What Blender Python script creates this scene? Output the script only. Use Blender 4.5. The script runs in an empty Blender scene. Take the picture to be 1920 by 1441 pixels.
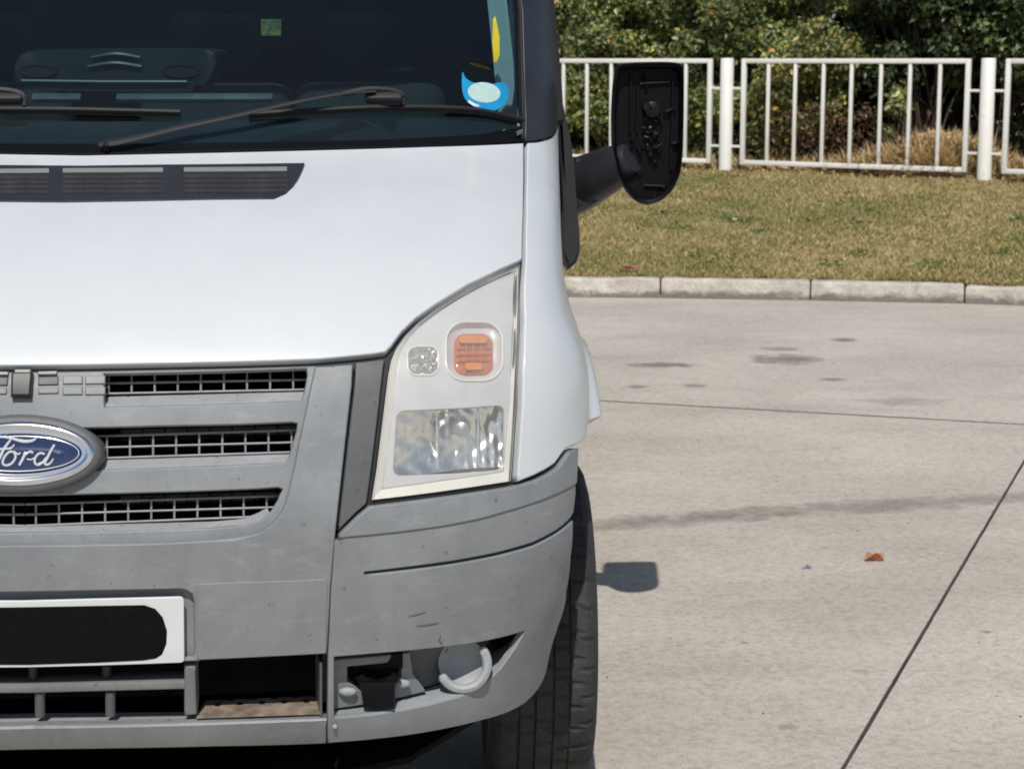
import bpy, bmesh, math, random
import numpy as np
from mathutils import Vector, Matrix
from mathutils.geometry import delaunay_2d_cdt

R = math.radians
random.seed(7)
rng = np.random.default_rng(11)
scene = bpy.context.scene
C = scene.collection

# ------------------------------------------------------------------ camera
F_PX, PITCH, YAW = 3600.0, math.atan(610.0 / 3600.0), 0.05
CAM = Vector((0.639, -3.044, 1.37))
GZ = -0.15        # level of the concrete yard
cam_data = bpy.data.cameras.new('camera')
cam = bpy.data.objects.new('camera', cam_data)
C.objects.link(cam)
cam.location = CAM
cam.rotation_euler = (math.pi / 2 - PITCH, 0, -YAW)
cam_data.sensor_width = 36.0
cam_data.lens = 36.0 * F_PX / 1920.0
cam_data.clip_start = 0.05
cam_data.clip_end = 2000.0
cam_data.dof.use_dof = True
cam_data.dof.focus_distance = 3.35
cam_data.dof.aperture_fstop = 15.0
scene.camera = cam

# ------------------------------------------------------------------ sky, sun, exposure
SUN_EL, SUN_AZ = R(52.5), R(-5.0)          # azimuth measured from -y (behind the camera) towards +x
sun_dir = Vector((math.cos(SUN_EL) * math.sin(SUN_AZ), -math.cos(SUN_EL) * math.cos(SUN_AZ), math.sin(SUN_EL)))
world = bpy.data.worlds.new('World')
scene.world = world
world.use_nodes = True
wn = world.node_tree.nodes
sky = wn.new('ShaderNodeTexSky')
sky.sky_type = 'NISHITA'
sky.sun_disc = False
sky.sun_elevation = SUN_EL
sky.sun_rotation = math.atan2(sun_dir.x, sun_dir.y)
sky.air_density = 1.0
sky.dust_density = 1.0
world.node_tree.links.new(sky.outputs[0], wn['Background'].inputs[0])
wn['Background'].inputs[1].default_value = 0.085
sl = bpy.data.lights.new('sun', 'SUN')
sl.energy = 3.85
sl.angle = R(0.53)
sl.color = (1.0, 0.955, 0.89)
so = bpy.data.objects.new('sun', sl)
C.objects.link(so)
so.location = (0, -4, 12)
so.rotation_euler = sun_dir.to_track_quat('Z', 'Y').to_euler()
scene.view_settings.view_transform = 'Standard'
scene.view_settings.look = 'None'
scene.view_settings.gamma = 1.0
scene.view_settings.exposure = 0.0
scene.view_settings.use_curve_mapping = False
scene.render.engine = 'CYCLES'
scene.cycles.use_denoising = True
scene.cycles.filter_width = 1.8
scene.cycles.max_bounces = 8
scene.cycles.transparent_max_bounces = 12
scene.cycles.caustics_reflective = False
scene.cycles.caustics_refractive = False

# ------------------------------------------------------------------ camera maths (pixels of the 1920x1441 photograph)
Rm = cam.rotation_euler.to_matrix()
RIGHT, UP, FWD = Rm.col[0].copy(), Rm.col[1].copy(), -Rm.col[2].copy()

def ray(px, py):
    return (RIGHT * ((px - 960) / F_PX) + UP * ((720.5 - py) / F_PX) + FWD)

def proj(p):
    d = Vector(p) - CAM
    w = d.dot(FWD)
    return 960 + F_PX * d.dot(RIGHT) / w, 720.5 - F_PX * d.dot(UP) / w

def ground(px, py, z=GZ):
    d = ray(px, py)
    return CAM + d * ((z - CAM.z) / d.z)

def at_y(px, py, y):
    d = ray(px, py)
    return CAM + d * ((y - CAM.y) / d.y)

def at_plane(px, py, P, n):
    d = ray(px, py)
    return CAM + d * ((Vector(P) - CAM).dot(n) / d.dot(n))

# ------------------------------------------------------------------ materials
MATS = {}
def new_mat(name):
    m = bpy.data.materials.new(name)
    m.use_nodes = True
    nt = m.node_tree
    b = nt.nodes['Principled BSDF']
    MATS[name] = m
    return m, nt, b

def N(nt, typ, **kw):
    n = nt.nodes.new(typ)
    for k, v in kw.items():
        if k.startswith('i_'):
            key = k[2:]
            n.inputs[int(key) if key.isdigit() else key].default_value = v
        else:
            setattr(n, k, v)
    return n

def ramp(nt, fac, stops, interp='LINEAR'):
    r = nt.nodes.new('ShaderNodeValToRGB')
    r.color_ramp.interpolation = interp
    el = r.color_ramp.elements
    while len(el) < len(stops):
        el.new(0.5)
    for e, (p, c) in zip(el, stops):
        e.position = p
        e.color = tuple(c) + (1,) if len(c) == 3 else c
    nt.links.new(fac, r.inputs[0])
    return r

def mixc(nt, fac, a, b, blend='MIX'):
    m = nt.nodes.new('ShaderNodeMix')
    m.data_type = 'RGBA'
    m.blend_type = blend
    for sock, v in ((m.inputs[0], fac), (m.inputs[6], a), (m.inputs[7], b)):
        if hasattr(v, 'default_value'):
            nt.links.new(v, sock)
        else:
            sock.default_value = v if not isinstance(v, tuple) or len(v) == 4 else v + (1,)
    return m.outputs[2]

def math_n(nt, op, a, b=None, clamp=False):
    m = nt.nodes.new('ShaderNodeMath')
    m.operation = op
    m.use_clamp = clamp
    for i, v in enumerate((a, b)):
        if v is None:
            continue
        if hasattr(v, 'default_value'):
            nt.links.new(v, m.inputs[i])
        else:
            m.inputs[i].default_value = v
    return m.outputs[0]

def noise(nt, scale, detail=4, rough=0.55, vec=None):
    n = N(nt, 'ShaderNodeTexNoise')
    n.inputs['Scale'].default_value = scale
    n.inputs['Detail'].default_value = detail
    n.inputs['Roughness'].default_value = rough
    if vec is not None:
        nt.links.new(vec, n.inputs['Vector'])
    return n.outputs[0]

def obj_vec(nt):
    return N(nt, 'ShaderNodeTexCoord').outputs['Object']

def mapped(nt, vec, scale):
    m = N(nt, 'ShaderNodeMapping')
    m.inputs['Scale'].default_value = scale
    nt.links.new(vec, m.inputs[0])
    return m.outputs[0]

def bump(nt, b, h, strength, dist):
    bn = N(nt, 'ShaderNodeBump')
    bn.inputs['Strength'].default_value = strength
    bn.inputs['Distance'].default_value = dist
    nt.links.new(h, bn.inputs['Height'])
    nt.links.new(bn.outputs[0], b.inputs['Normal'])

def plain(name, col, rough=0.5, metal=0.0, coat=0.0, spec=0.5, var=0.0, vscale=20.0, bmp=0.0, bscale=400.0):
    m, nt, b = new_mat(name)
    b.inputs['Base Color'].default_value = tuple(col) + (1,)
    b.inputs['Roughness'].default_value = rough
    b.inputs['Metallic'].default_value = metal
    b.inputs['Coat Weight'].default_value = coat
    b.inputs['Specular IOR Level'].default_value = spec
    v = obj_vec(nt)
    if var:
        n1 = noise(nt, vscale, 5, 0.6, v)
        lo = tuple(c * (1 - var) for c in col)
        hi = tuple(min(1, c * (1 + var)) for c in col)
        r = ramp(nt, n1, [(0.3, lo), (0.7, hi)])
        nt.links.new(r.outputs[0], b.inputs['Base Color'])
    if bmp:
        bump(nt, b, noise(nt, bscale, 3, 0.6, v), bmp, 0.002)
    return m

# ------------------------------------------------------------------ object helpers
def tag(o, label=None, cat=None, group=None, kind=None):
    if label: o['label'] = label
    if cat: o['category'] = cat
    if group: o['group'] = group
    if kind: o['kind'] = kind
    return o

def empty(name, loc, label, cat, group=None):
    e = bpy.data.objects.new(name, None)
    e.empty_display_size = 0.1
    C.objects.link(e)
    e.location = loc
    return tag(e, label, cat, group)

def wloc(o):
    p = Vector((0, 0, 0))
    while o is not None:
        p += o.location
        o = o.parent
    return p

def link(name, me, mat, parent=None):
    """vertices are given in world coordinates; the origin is moved to the piece's own base centre"""
    if mat:
        for mm in (mat if isinstance(mat, (list, tuple)) else [mat]):
            me.materials.append(MATS[mm] if isinstance(mm, str) else mm)
    o = bpy.data.objects.new(name, me)
    C.objects.link(o)
    n = len(me.vertices)
    co = np.empty(n * 3, 'f')
    me.vertices.foreach_get('co', co)
    co = co.reshape(-1, 3)
    lo, hi = co.min(0), co.max(0)
    org = np.array([(lo[0] + hi[0]) / 2, (lo[1] + hi[1]) / 2, lo[2]], 'f')
    me.vertices.foreach_set('co', (co - org).astype('f').ravel())
    me.update()
    org = Vector(org.tolist())
    if parent is not None:
        o.parent = parent
        o.location = org - wloc(parent)
    else:
        o.location = org
    return o

def mesh(name, verts, faces, mat, parent=None, smooth=False, normals=None):
    me = bpy.data.meshes.new(name)
    me.from_pydata([tuple(v) for v in verts], [], faces)
    if smooth:
        me.polygons.foreach_set('use_smooth', [True] * len(me.polygons))
    if normals is not None:
        me.normals_split_custom_set_from_vertices([tuple(n) for n in normals])
    return link(name, me, mat, parent)

def from_bm(name, bm, mat, parent=None, smooth=False, recalc=True):
    if recalc:
        bmesh.ops.recalc_face_normals(bm, faces=bm.faces)
    me = bpy.data.meshes.new(name)
    bm.to_mesh(me)
    bm.free()
    if smooth:
        me.polygons.foreach_set('use_smooth', [True] * len(me.polygons))
        try:
            me.set_sharp_from_angle(angle=R(38))
        except Exception:
            pass
    return link(name, me, mat, parent)

def bm_box(bm, c, s, rot=None, bev=0.0, seg=2):
    r = bmesh.ops.create_cube(bm, size=1.0)
    vs = r['verts']
    for v in vs:
        v.co = Vector((v.co.x * s[0], v.co.y * s[1], v.co.z * s[2]))
    if bev:
        es = list({e for v in vs for e in v.link_edges})
        rb = bmesh.ops.bevel(bm, geom=es, offset=bev, segments=seg, affect='EDGES', profile=0.5)
        vs = list({v for f in rb['faces'] for v in f.verts} | {v for v in vs if v.is_valid})
    for v in vs:
        p = v.co.copy()
        if rot is not None:
            p = rot @ p
        v.co = p + Vector(c)
    return vs

def box(name, c, s, mat, parent=None, rot=None, bev=0.004, seg=2):
    bm = bmesh.new()
    bm_box(bm, c, s, rot, bev, seg)
    return from_bm(name, bm, mat, parent, smooth=True)

def catmull(P, n=6, closed=False):
    P = [Vector(p) for p in P]
    out = []
    m = len(P)
    for i in range(m if closed else m - 1):
        if closed:
            a, b, c, d = P[i - 1], P[i], P[(i + 1) % m], P[(i + 2) % m]
        else:
            a, b, c, d = P[max(i - 1, 0)], P[i], P[i + 1], P[min(i + 2, m - 1)]
        for k in range(n):
            t = k / n
            out.append(0.5 * ((2 * b) + (c - a) * t + (2 * a - 5 * b + 4 * c - d) * t * t + (3 * b - a - 3 * c + d) * t ** 3))
    if not closed:
        out.append(P[-1])
    return out

def bm_tube(bm, pts, rad, seg=8, cap=True, flat=1.0, upv=(0, 0, 1)):
    pts = [Vector(p) for p in pts]
    if not hasattr(rad, '__len__'):
        rad = [rad] * len(pts)
    rings = []
    for i, p in enumerate(pts):
        t = (pts[min(i + 1, len(pts) - 1)] - pts[max(i - 1, 0)]).normalized()
        u = Vector(upv)
        s = t.cross(u)
        if s.length < 1e-4:
            s = t.cross(Vector((1, 0, 0)))
        s.normalize()
        w = s.cross(t).normalized()
        ring = []
        for k in range(seg):
            a = 2 * math.pi * k / seg
            ring.append(bm.verts.new(p + s * math.cos(a) * rad[i] + w * math.sin(a) * rad[i] * flat))
        rings.append(ring)
    for i in range(len(rings) - 1):
        for k in range(seg):
            bm.faces.new((rings[i][k], rings[i][(k + 1) % seg], rings[i + 1][(k + 1) % seg], rings[i + 1][k]))
    if cap:
        bm.faces.new(rings[0][::-1])
        bm.faces.new(rings[-1])

def tube(name, pts, rad, mat, parent=None, seg=8, flat=1.0, upv=(0, 0, 1)):
    bm = bmesh.new()
    bm_tube(bm, pts, rad, seg, True, flat, upv)
    return from_bm(name, bm, mat, parent, smooth=True)

def prism(name, loop, d, mat, parent=None, bev=0.0, seg=2, taper=None):
    """planar loop of 3-D points extruded along vector d, edges bevelled"""
    bm = bmesh.new()
    lo = [bm.verts.new(Vector(p)) for p in loop]
    cen = sum((v.co for v in lo), Vector()) / len(lo)
    hi = [bm.verts.new((cen + (v.co - cen) * (taper or 1.0)) + Vector(d)) for v in lo]
    bm.faces.new(lo)
    bm.faces.new(hi[::-1])
    n = len(lo)
    for i in range(n):
        bm.faces.new((lo[i], lo[(i + 1) % n], hi[(i + 1) % n], hi[i]))
    if bev:
        es = [e for e in bm.edges if (e.verts[0] in lo) == (e.verts[1] in lo)]
        bmesh.ops.bevel(bm, geom=es, offset=bev, segments=seg, affect='EDGES', profile=0.5)
    bmesh.ops.triangulate(bm, faces=[f for f in bm.faces if len(f.verts) > 4])
    return from_bm(name, bm, mat, parent, smooth=True)

def rrect(x0, y0, x1, y1, r, n=5):
    """rounded rectangle outline (any 2-D units), clockwise in image space from the top left"""
    out = []
    for cx, cy, a0 in ((x1 - r, y0 + r, -90), (x1 - r, y1 - r, 0), (x0 + r, y1 - r, 90), (x0 + r, y0 + r, 180)):
        for k in range(n + 1):
            a = R(a0 + 90 * k / n)
            out.append((cx + r * math.cos(a), cy + r * math.sin(a)))
    return out

def ribbon(name, A, B, mat, parent=None, thick=0.0, smooth=True):
    V, Fc = [], []
    n = len(A)
    for a, b in zip(A, B):
        V += [Vector(a), Vector(b)]
    for i in range(n - 1):
        Fc.append((2 * i, 2 * i + 1, 2 * i + 3, 2 * i + 2))
    bm = bmesh.new()
    vs = [bm.verts.new(v) for v in V]
    for f in Fc:
        bm.faces.new([vs[i] for i in f])
    bmesh.ops.recalc_face_normals(bm, faces=bm.faces)
    if thick:
        bmesh.ops.solidify(bm, geom=bm.faces[:], thickness=thick)
    return from_bm(name, bm, mat, parent, smooth=smooth, recalc=bool(thick))

# ------------------------------------------------------------------ the van's front skin: one smooth surface S(q, s)
# q runs round the nose in plan (0 on the centre line), s runs up the profile; both are lengths in metres
W, B_, NEXP = 0.965, 0.55, 3.0
_ph = np.concatenate([np.linspace(0, 1, 1500) ** 1.5 * (math.pi / 2)])
_px = W * np.sin(_ph) ** (2 / NEXP)
_py = B_ * (1 - np.clip(np.cos(_ph), 0, 1) ** (2 / NEXP))
_px = np.append(_px, W)
_py = np.append(_py, B_ + 5.0)
_q = np.concatenate([[0], np.cumsum(np.hypot(np.diff(_px), np.diff(_py)))])

_pz = np.array([0.17, 0.22, 0.26, 0.32, 0.45, 0.60, 0.72, 0.80, 0.855, 0.90, 0.95, 1.00, 1.06, 1.11, 1.165, 1.20, 1.35, 1.50, 1.70, 1.90, 2.0])
_pp = np.array([0.085, 0.052, 0.034, 0.021, 0.003, -0.008, 0.012, 0.034, 0.056, 0.088, 0.145, 0.225, 0.355, 0.49, 0.67, 0.765, 0.93, 1.09, 1.31, 1.54, 1.66])
def pchip(x, y, xi):
    h = np.diff(x); d = np.diff(y) / h
    m = np.zeros_like(y)
    for k in range(1, len(x) - 1):
        if d[k - 1] * d[k] > 0:
            w1, w2 = 2 * h[k] + h[k - 1], h[k] + 2 * h[k - 1]
            m[k] = (w1 + w2) / (w1 / d[k - 1] + w2 / d[k])
    m[0], m[-1] = d[0], d[-1]
    i = np.clip(np.searchsorted(x, xi) - 1, 0, len(x) - 2)
    t = (xi - x[i]) / h[i]
    return ((2 * t ** 3 - 3 * t ** 2 + 1) * y[i] + (t ** 3 - 2 * t ** 2 + t) * h[i] * m[i] + (-2 * t ** 3 + 3 * t ** 2) * y[i + 1] + (t ** 3 - t ** 2) * h[i] * m[i + 1])
_zt = np.linspace(0.17, 2.0, 3000)
_pt = pchip(_pz, _pp, _zt)
for _ in range(3):                      # soften the kinks a little
    _pt = np.convolve(np.pad(_pt, 20, mode='reflect', reflect_type='odd'), np.ones(41) / 41, 'valid')
_st = np.concatenate([[0], np.cumsum(np.hypot(np.diff(_zt), np.diff(_pt)))])

def z_of(s): return np.interp(s, _st, _zt)
def s_of(z): return np.interp(z, _zt, _st)
def p_of(z): return np.interp(z, _zt, _pt)
def q_side(y, z): return float(np.interp(y - p_of(z), _py, _q))       # q of the skin at depth y on the side
WHEEL_Y, WHEEL_Z, TYRE_R = 0.88, 0.345 + GZ, 0.345

_wz = np.array([0.70, 0.78, 0.83, 0.88, 0.92, 0.97, 1.03, 1.10, 1.187, 1.26, 1.5, 2.0])
_ww = np.array([0.0, 0.002, 0.011, 0.026, 0.039, 0.045, 0.041, 0.030, 0.013, 0.004, 0.008, 0.03])
def waist(z): return pchip(_wz, _ww, np.clip(np.asarray(z, float), 0.70, 2.0))

def skin_raw(q, s):
    q = np.asarray(q, float); s = np.asarray(s, float)
    aq = np.abs(q)
    x = np.interp(aq, _q, _px)
    y0 = np.interp(aq, _q, _py)
    z = z_of(s)
    y = p_of(z) + y0
    xr = x / W
    # tuck-under of the bumper corners
    k = np.clip((0.56 - z) / 0.34, 0, 1)
    x = x * (1 - 0.085 * (k * k * (3 - 2 * k)) * xr ** 3)
    # flanks draw in above the arch
    x = x * (1 - waist(z) * xr ** 4)
    # flare round the wheel arch
    r = np.hypot(y - WHEEL_Y, z - WHEEL_Z)
    x = x - 0.012 * np.exp(-((r - 0.685) / 0.045) ** 2) * np.clip((z - 0.52) / 0.08, 0, 1) * np.clip((xr - 0.93) / 0.05, 0, 1)
    f = np.clip((0.635 - r) / 0.040, 0, 1)
    f = f * f * (3 - 2 * f) * np.clip((z - 0.52) / 0.08, 0, 1) * np.clip((xr - 0.93) / 0.05, 0, 1)
    x = x + 0.026 * f
    return np.stack([x * np.where(q < 0, -1, 1), y, z], -1)

def skin_n(q, s, e=0.003):
    du = skin_raw(np.asarray(q) + e, s) - skin_raw(np.asarray(q) - e, s)
    dv = skin_raw(q, np.asarray(s) + e) - skin_raw(q, np.asarray(s) - e)
    n = np.cross(du, dv)
    return n / np.linalg.norm(n, axis=-1, keepdims=True)      # points out of the van (towards -y)

def skin(q, s, off=0.0):
    p = skin_raw(q, s)
    if np.any(off):
        p = p + skin_n(q, s) * (np.asarray(off)[..., None] if hasattr(off, '__len__') else off)
    return p

def S3(q, s, off=0.0):
    return Vector(skin(q, s, off).tolist())

# coarse table for first guesses
_gq, _gs = np.meshgrid(np.linspace(-1.15, 1.6, 160), np.linspace(0, _st[-1] * 0.93, 120))
_gp = skin_raw(_gq, _gs)
def _proj_np(p):
    d = p - np.array(CAM)
    w = d @ np.array(FWD)
    return np.stack([960 + F_PX * (d @ np.array(RIGHT)) / w, 720.5 - F_PX * (d @ np.array(UP)) / w], -1)
_gpx = _proj_np(_gp)
_gn = skin_n(_gq, _gs)
_face = np.sum(_gn * (np.array(CAM) - _gp), -1) > 0

def unp(px, py, off=0.0):
    """(q, s) of the skin point seen at a pixel of the photograph"""
    d2 = (_gpx[..., 0] - px) ** 2 + (_gpx[..., 1] - py) ** 2 + np.where(_face, 0, 1e7)
    i = np.unravel_index(np.argmin(d2), d2.shape)
    q, s = float(_gq[i]), float(_gs[i])
    best = (1e9, q, s)
    for _ in range(25):
        f0 = _proj_np(skin(q, s, off))
        r = f0 - (px, py)
        er = float(np.hypot(*r))
        if er < best[0]:
            best = (er, q, s)
        if er < 0.05:
            break
        e = 1e-4
        J = np.stack([(_proj_np(skin(q + e, s, off)) - f0) / e, (_proj_np(skin(q, s + e, off)) - f0) / e], 1)
        try:
            st = np.linalg.solve(J, -r)
        except np.linalg.LinAlgError:
            break
        m = np.max(np.abs(st))
        if m > 0.03:
            st = st * 0.03 / m
        q += st[0]; s = min(max(s + st[1], 0.0), _st[-1])
    return best[1], best[2]

def U(pl, off=0.0):
    return [unp(a, b, off) for a, b in pl]

def half_sym(pl, off=0.0):
    """outline of a panel across the centre line: pixels of its image-right half, from top centre round to bottom centre"""
    pts = U(pl, off)
    pts[0] = (0.0, pts[0][1]); pts[-1] = (0.0, pts[-1][1])
    return pts + [(-a, b) for a, b in reversed(pts[1:-1])]

def px_line(pl, off=0.0, n=1):
    return [S3(a, b, off) for a, b in resample(U(pl, off), 0.012, closed=False)]

def resample(P, step, closed=True):
    out = []
    m = len(P)
    for i in range(m if closed else m - 1):
        a, b = np.array(P[i], float), np.array(P[(i + 1) % m], float)
        k = max(1, int(math.ceil(np.hypot(*(b - a)) / step)))
        for j in range(k):
            out.append(tuple(a + (b - a) * j / k))
    if not closed:
        out.append(tuple(P[-1]))
    return out

def smooth_poly(P, it=1):
    """corner cutting, keeps the outline but rounds it"""
    for _ in range(it):
        out = []
        m = len(P)
        for i in range(m):
            a, b = np.array(P[i]), np.array(P[(i + 1) % m])
            out += [tuple(a * 0.8 + b * 0.2), tuple(a * 0.2 + b * 0.8)]
        P = out
    return P

def area2(P):
    P = np.array(P)
    x, y = P[:, 0], P[:, 1]
    return 0.5 * np.sum(x * np.roll(y, -1) - np.roll(x, -1) * y)

def inside(P, pts):
    P = np.array(P); pts = np.asarray(pts)
    x, y = pts[:, 0], pts[:, 1]
    res = np.zeros(len(pts), bool)
    x1, y1 = P[-1]
    for x2, y2 in P:
        c = ((y1 > y) != (y2 > y))
        with np.errstate(divide='ignore', invalid='ignore'):
            xi = (x2 - x1) * (y - y1) / (y2 - y1 + 1e-15) + x1
        res ^= c & (x < xi)
        x1, y1 = x2, y2
    return res

def inset(P, d):
    """move a counter-clockwise loop inwards by d"""
    P = np.array(P)
    a = P - np.roll(P, 1, 0)
    b = np.roll(P, -1, 0) - P
    na = np.stack([-a[:, 1], a[:, 0]], 1) / (np.linalg.norm(a, axis=1, keepdims=True) + 1e-12)
    nb = np.stack([-b[:, 1], b[:, 0]], 1) / (np.linalg.norm(b, axis=1, keepdims=True) + 1e-12)
    m = na + nb
    l = np.linalg.norm(m, axis=1, keepdims=True)
    m = m / np.maximum(l, 1e-9)
    c = np.maximum(np.sum(m * na, 1, keepdims=True), 0.5)
    return P + m * d / c, -m

def panel(name, parent, mat, poly, holes=(), off=0.0, thick=0.012, r=0.004, step=0.014, side=1, dispf=None):
    """a sheet of bodywork: outline and holes in (q, s), on the skin at a given offset, with rolled-over edges"""
    loops = []
    for i, P in enumerate([poly] + list(holes)):
        P = resample(P, step)
        if (area2(P) > 0) != (i == 0):
            P = P[::-1]
        loops.append(P)
    verts2, offs, nrm_o, tuples = [], [], [], []
    pts_c, edges_c, ring_idx = [], [], []
    base = 0
    for P in loops:
        Pi, _ = inset(P, r)
        n = len(P)
        pts_c += [tuple(p) for p in Pi]
        edges_c += [(base + k, base + (k + 1) % n) for k in range(n)]
        base += n
    nb = base
    outer = pts_c[:len(loops[0])]
    lo = np.min(outer, 0); hi = np.max(outer, 0)
    gx, gy = np.meshgrid(np.arange(lo[0] + step / 2, hi[0], step), np.arange(lo[1] + step / 2, hi[1], step * 0.87))
    gx = gx + (np.arange(gx.shape[0]) % 2)[:, None] * step / 2
    g = np.stack([gx.ravel(), gy.ravel()], 1)
    shr, _ = inset(outer, step * 0.4)
    keep = inside(shr, g)
    k0 = len(loops[0])
    hl = []
    for P in loops[1:]:
        H = pts_c[k0:k0 + len(P)]
        k0 += len(P)
        hl.append(H)
        He, _ = inset(H, step * 0.4)
        keep &= ~inside(He, g)
    g = g[keep]
    allp = [Vector(p) for p in pts_c] + [Vector(p) for p in g]
    ov, oe, of, vo, eo, fo = delaunay_2d_cdt(allp, edges_c, [], 0, 1e-7)
    ov = np.array([tuple(v) for v in ov])
    of = [f for f in of if len(f) == 3]
    cen = np.array([ov[list(f)].mean(0) for f in of])
    ok = inside(outer, cen)
    for H in hl:
        ok &= ~inside(H, cen)
    remap = {}
    for i, orig in enumerate(vo):
        for j in orig:
            remap[j] = i
    q2 = list(ov); o2 = [0.0] * len(ov); tn = [None] * len(ov)
    faces = []
    for f, k in zip(of, ok):
        if not k:
            continue
        a, b, c = f
        ar = np.cross(ov[b] - ov[a], ov[c] - ov[a])
        faces.append((a, b, c) if ar > 0 else (a, c, b))
    base = 0
    for P in loops:
        n = len(P)
        P = np.array(P)
        P1, out = inset(P, r * 0.3)
        prev = [remap[base + k] for k in range(n)]
        base += n
        for ring, dep, w in ((P1, -r * 0.3, 0.7), (P, -r, 1.0), (P, -r * 1.01, 2.0), (P, -thick, 2.0)):
            cur = []
            for k in range(n):
                cur.append(len(q2)); q2.append(ring[k]); o2.append(dep); tn.append((out[k], w))
            for k in range(n):
                faces.append((prev[k], cur[k], cur[(k + 1) % n], prev[(k + 1) % n]))
            prev = cur
    q2 = np.array(q2); o2 = np.array(o2)
    qq, ss = q2[:, 0], q2[:, 1]
    p3 = skin_raw(qq, ss)
    n3 = skin_n(qq, ss)
    e = 0.002
    tu = (skin_raw(qq + e, ss) - skin_raw(qq - e, ss)); tu /= np.linalg.norm(tu, axis=1, keepdims=True)
    tv = (skin_raw(qq, ss + e) - skin_raw(qq, ss - e)); tv /= np.linalg.norm(tv, axis=1, keepdims=True)
    d = off + o2
    if dispf is not None:
        d = d + dispf(qq, ss)
    p3 = p3 + n3 * d[:, None]
    nn = n3.copy()
    for i, t in enumerate(tn):
        if t is not None:
            o3 = tu[i] * t[0][0] + tv[i] * t[0][1]
            v = o3 if t[1] >= 1.0 else n3[i] * (1 - t[1]) + o3 * t[1]
            nn[i] = v / (np.linalg.norm(v) + 1e-12)
    if dispf is not None:
        nn = None
    if side < 0:
        p3 = p3 * (-1, 1, 1)
        if nn is not None:
            nn = nn * (-1, 1, 1)
        faces = [f[::-1] for f in faces]
    return mesh(name, p3, faces, mat, parent, smooth=True, normals=nn)

def flip(pts, side):
    return [Vector((p.x * side, p.y, p.z)) for p in pts]
# ------------------------------------------------------------------ materials of the van
def mk_paint():
    m, nt, b = new_mat('white_paint')
    v = obj_vec(nt)
    n1 = noise(nt, 3.0, 5, 0.6, v)
    r = ramp(nt, n1, [(0.3, (0.562, 0.588, 0.606)), (0.7, (0.592, 0.618, 0.636))])
    n2 = noise(nt, 260.0, 2, 0.5, v)
    sp = ramp(nt, n2, [(0.715, (0, 0, 0)), (0.74, (1, 1, 1))])
    c = mixc(nt, math_n(nt, 'MULTIPLY', sp.outputs[0], 0.25), r.outputs[0], (0.30, 0.28, 0.25))
    nt.links.new(c, b.inputs['Base Color'])
    rr = ramp(nt, noise(nt, 12, 4, 0.6, v), [(0.3, (0.28,) * 3), (0.7, (0.42,) * 3)])
    nt.links.new(rr.outputs[0], b.inputs['Roughness'])
    b.inputs['Coat Weight'].default_value = 0.45
    film = ramp(nt, noise(nt, 1.3, 6, 0.7, mapped(nt, v, (1.0, 0.6, 1.0))), [(0.42, (0, 0, 0)), (0.75, (1, 1, 1))])
    c2 = mixc(nt, math_n(nt, 'MULTIPLY', film.outputs[0], 0.16), c, (0.42, 0.41, 0.39))
    nt.links.new(c2, b.inputs['Base Color'])
    bump(nt, b, noise(nt, 2.6, 2, 0.4, v), 0.35, 0.012)
    b.inputs['Coat Roughness'].default_value = 0.12
mk_paint()

def mk_plastic(name, lo, hi, dirt=0.35):
    m, nt, b = new_mat(name)
    v = obj_vec(nt)
    n1 = noise(nt, 6.0, 6, 0.62, v)
    r = ramp(nt, n1, [(0.28, lo), (0.72, hi)])
    vs = mapped(nt, v, (5.0, 5.0, 0.9))
    n2 = noise(nt, 5.0, 5, 0.65, vs)           # vertical weather streaks
    st = ramp(nt, n2, [(0.50, (0, 0, 0)), (0.75, (1, 1, 1))])
    c = mixc(nt, math_n(nt, 'MULTIPLY', st.outputs[0], dirt * 0.6), r.outputs[0], tuple(x * 0.62 for x in lo))
    n3 = noise(nt, 62.0, 3, 0.6, v)            # fly spots and chips
    sp = ramp(nt, n3, [(0.69, (0, 0, 0)), (0.715, (1, 1, 1))])
    c = mixc(nt, math_n(nt, 'MULTIPLY', sp.outputs[0], dirt * 1.4), c, tuple(x * 0.35 for x in lo))
    n4 = noise(nt, 16.0, 4, 0.7, mapped(nt, v, (1.0, 1.0, 2.6)))
    du = ramp(nt, n4, [(0.55, (0, 0, 0)), (0.80, (1, 1, 1))])
    c = mixc(nt, math_n(nt, 'MULTIPLY', du.outputs[0], 0.40), c, tuple(min(1, x * 1.45) for x in hi))
    nt.links.new(c, b.inputs['Base Color'])
    rr = ramp(nt, noise(nt, 20, 4, 0.6, v), [(0.3, (0.44,) * 3), (0.7, (0.62,) * 3)])
    nt.links.new(rr.outputs[0], b.inputs['Roughness'])
    gr = ramp(nt, noise(nt, 330.0, 2, 0.6, v), [(0.35, (0.95,) * 3), (0.65, (1.04,) * 3)])
    nt.links.new(mixc(nt, 1.0, c, gr.outputs[0], 'MULTIPLY'), b.inputs['Base Color'])
    bump(nt, b, noise(nt, 620, 2, 0.5, v), 0.10, 0.001)
mk_plastic('grey_plastic', (0.176, 0.187, 0.195), (0.246, 0.260, 0.270))
mk_plastic('sunlit_plastic', (0.27, 0.285, 0.30), (0.36, 0.376, 0.392), 0.7)  # paler copy of grey_plastic: sunlight on ledges and fog blank put into colour
mk_plastic('trim_plastic', (0.080, 0.085, 0.089), (0.108, 0.114, 0.118))
mk_plastic('lip_plastic', (0.135, 0.139, 0.138), (0.205, 0.210, 0.207), 0.5)
plain('mirror_dark', (0.006, 0.006, 0.0065), 0.4, spec=0.25)
plain('black_plastic', (0.0035, 0.0035, 0.0048), 0.5, spec=0.14, var=0.25, vscale=14, bmp=0.1)
plain('vent_frame', (0.022, 0.022, 0.026), 0.45, var=0.15)
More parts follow.
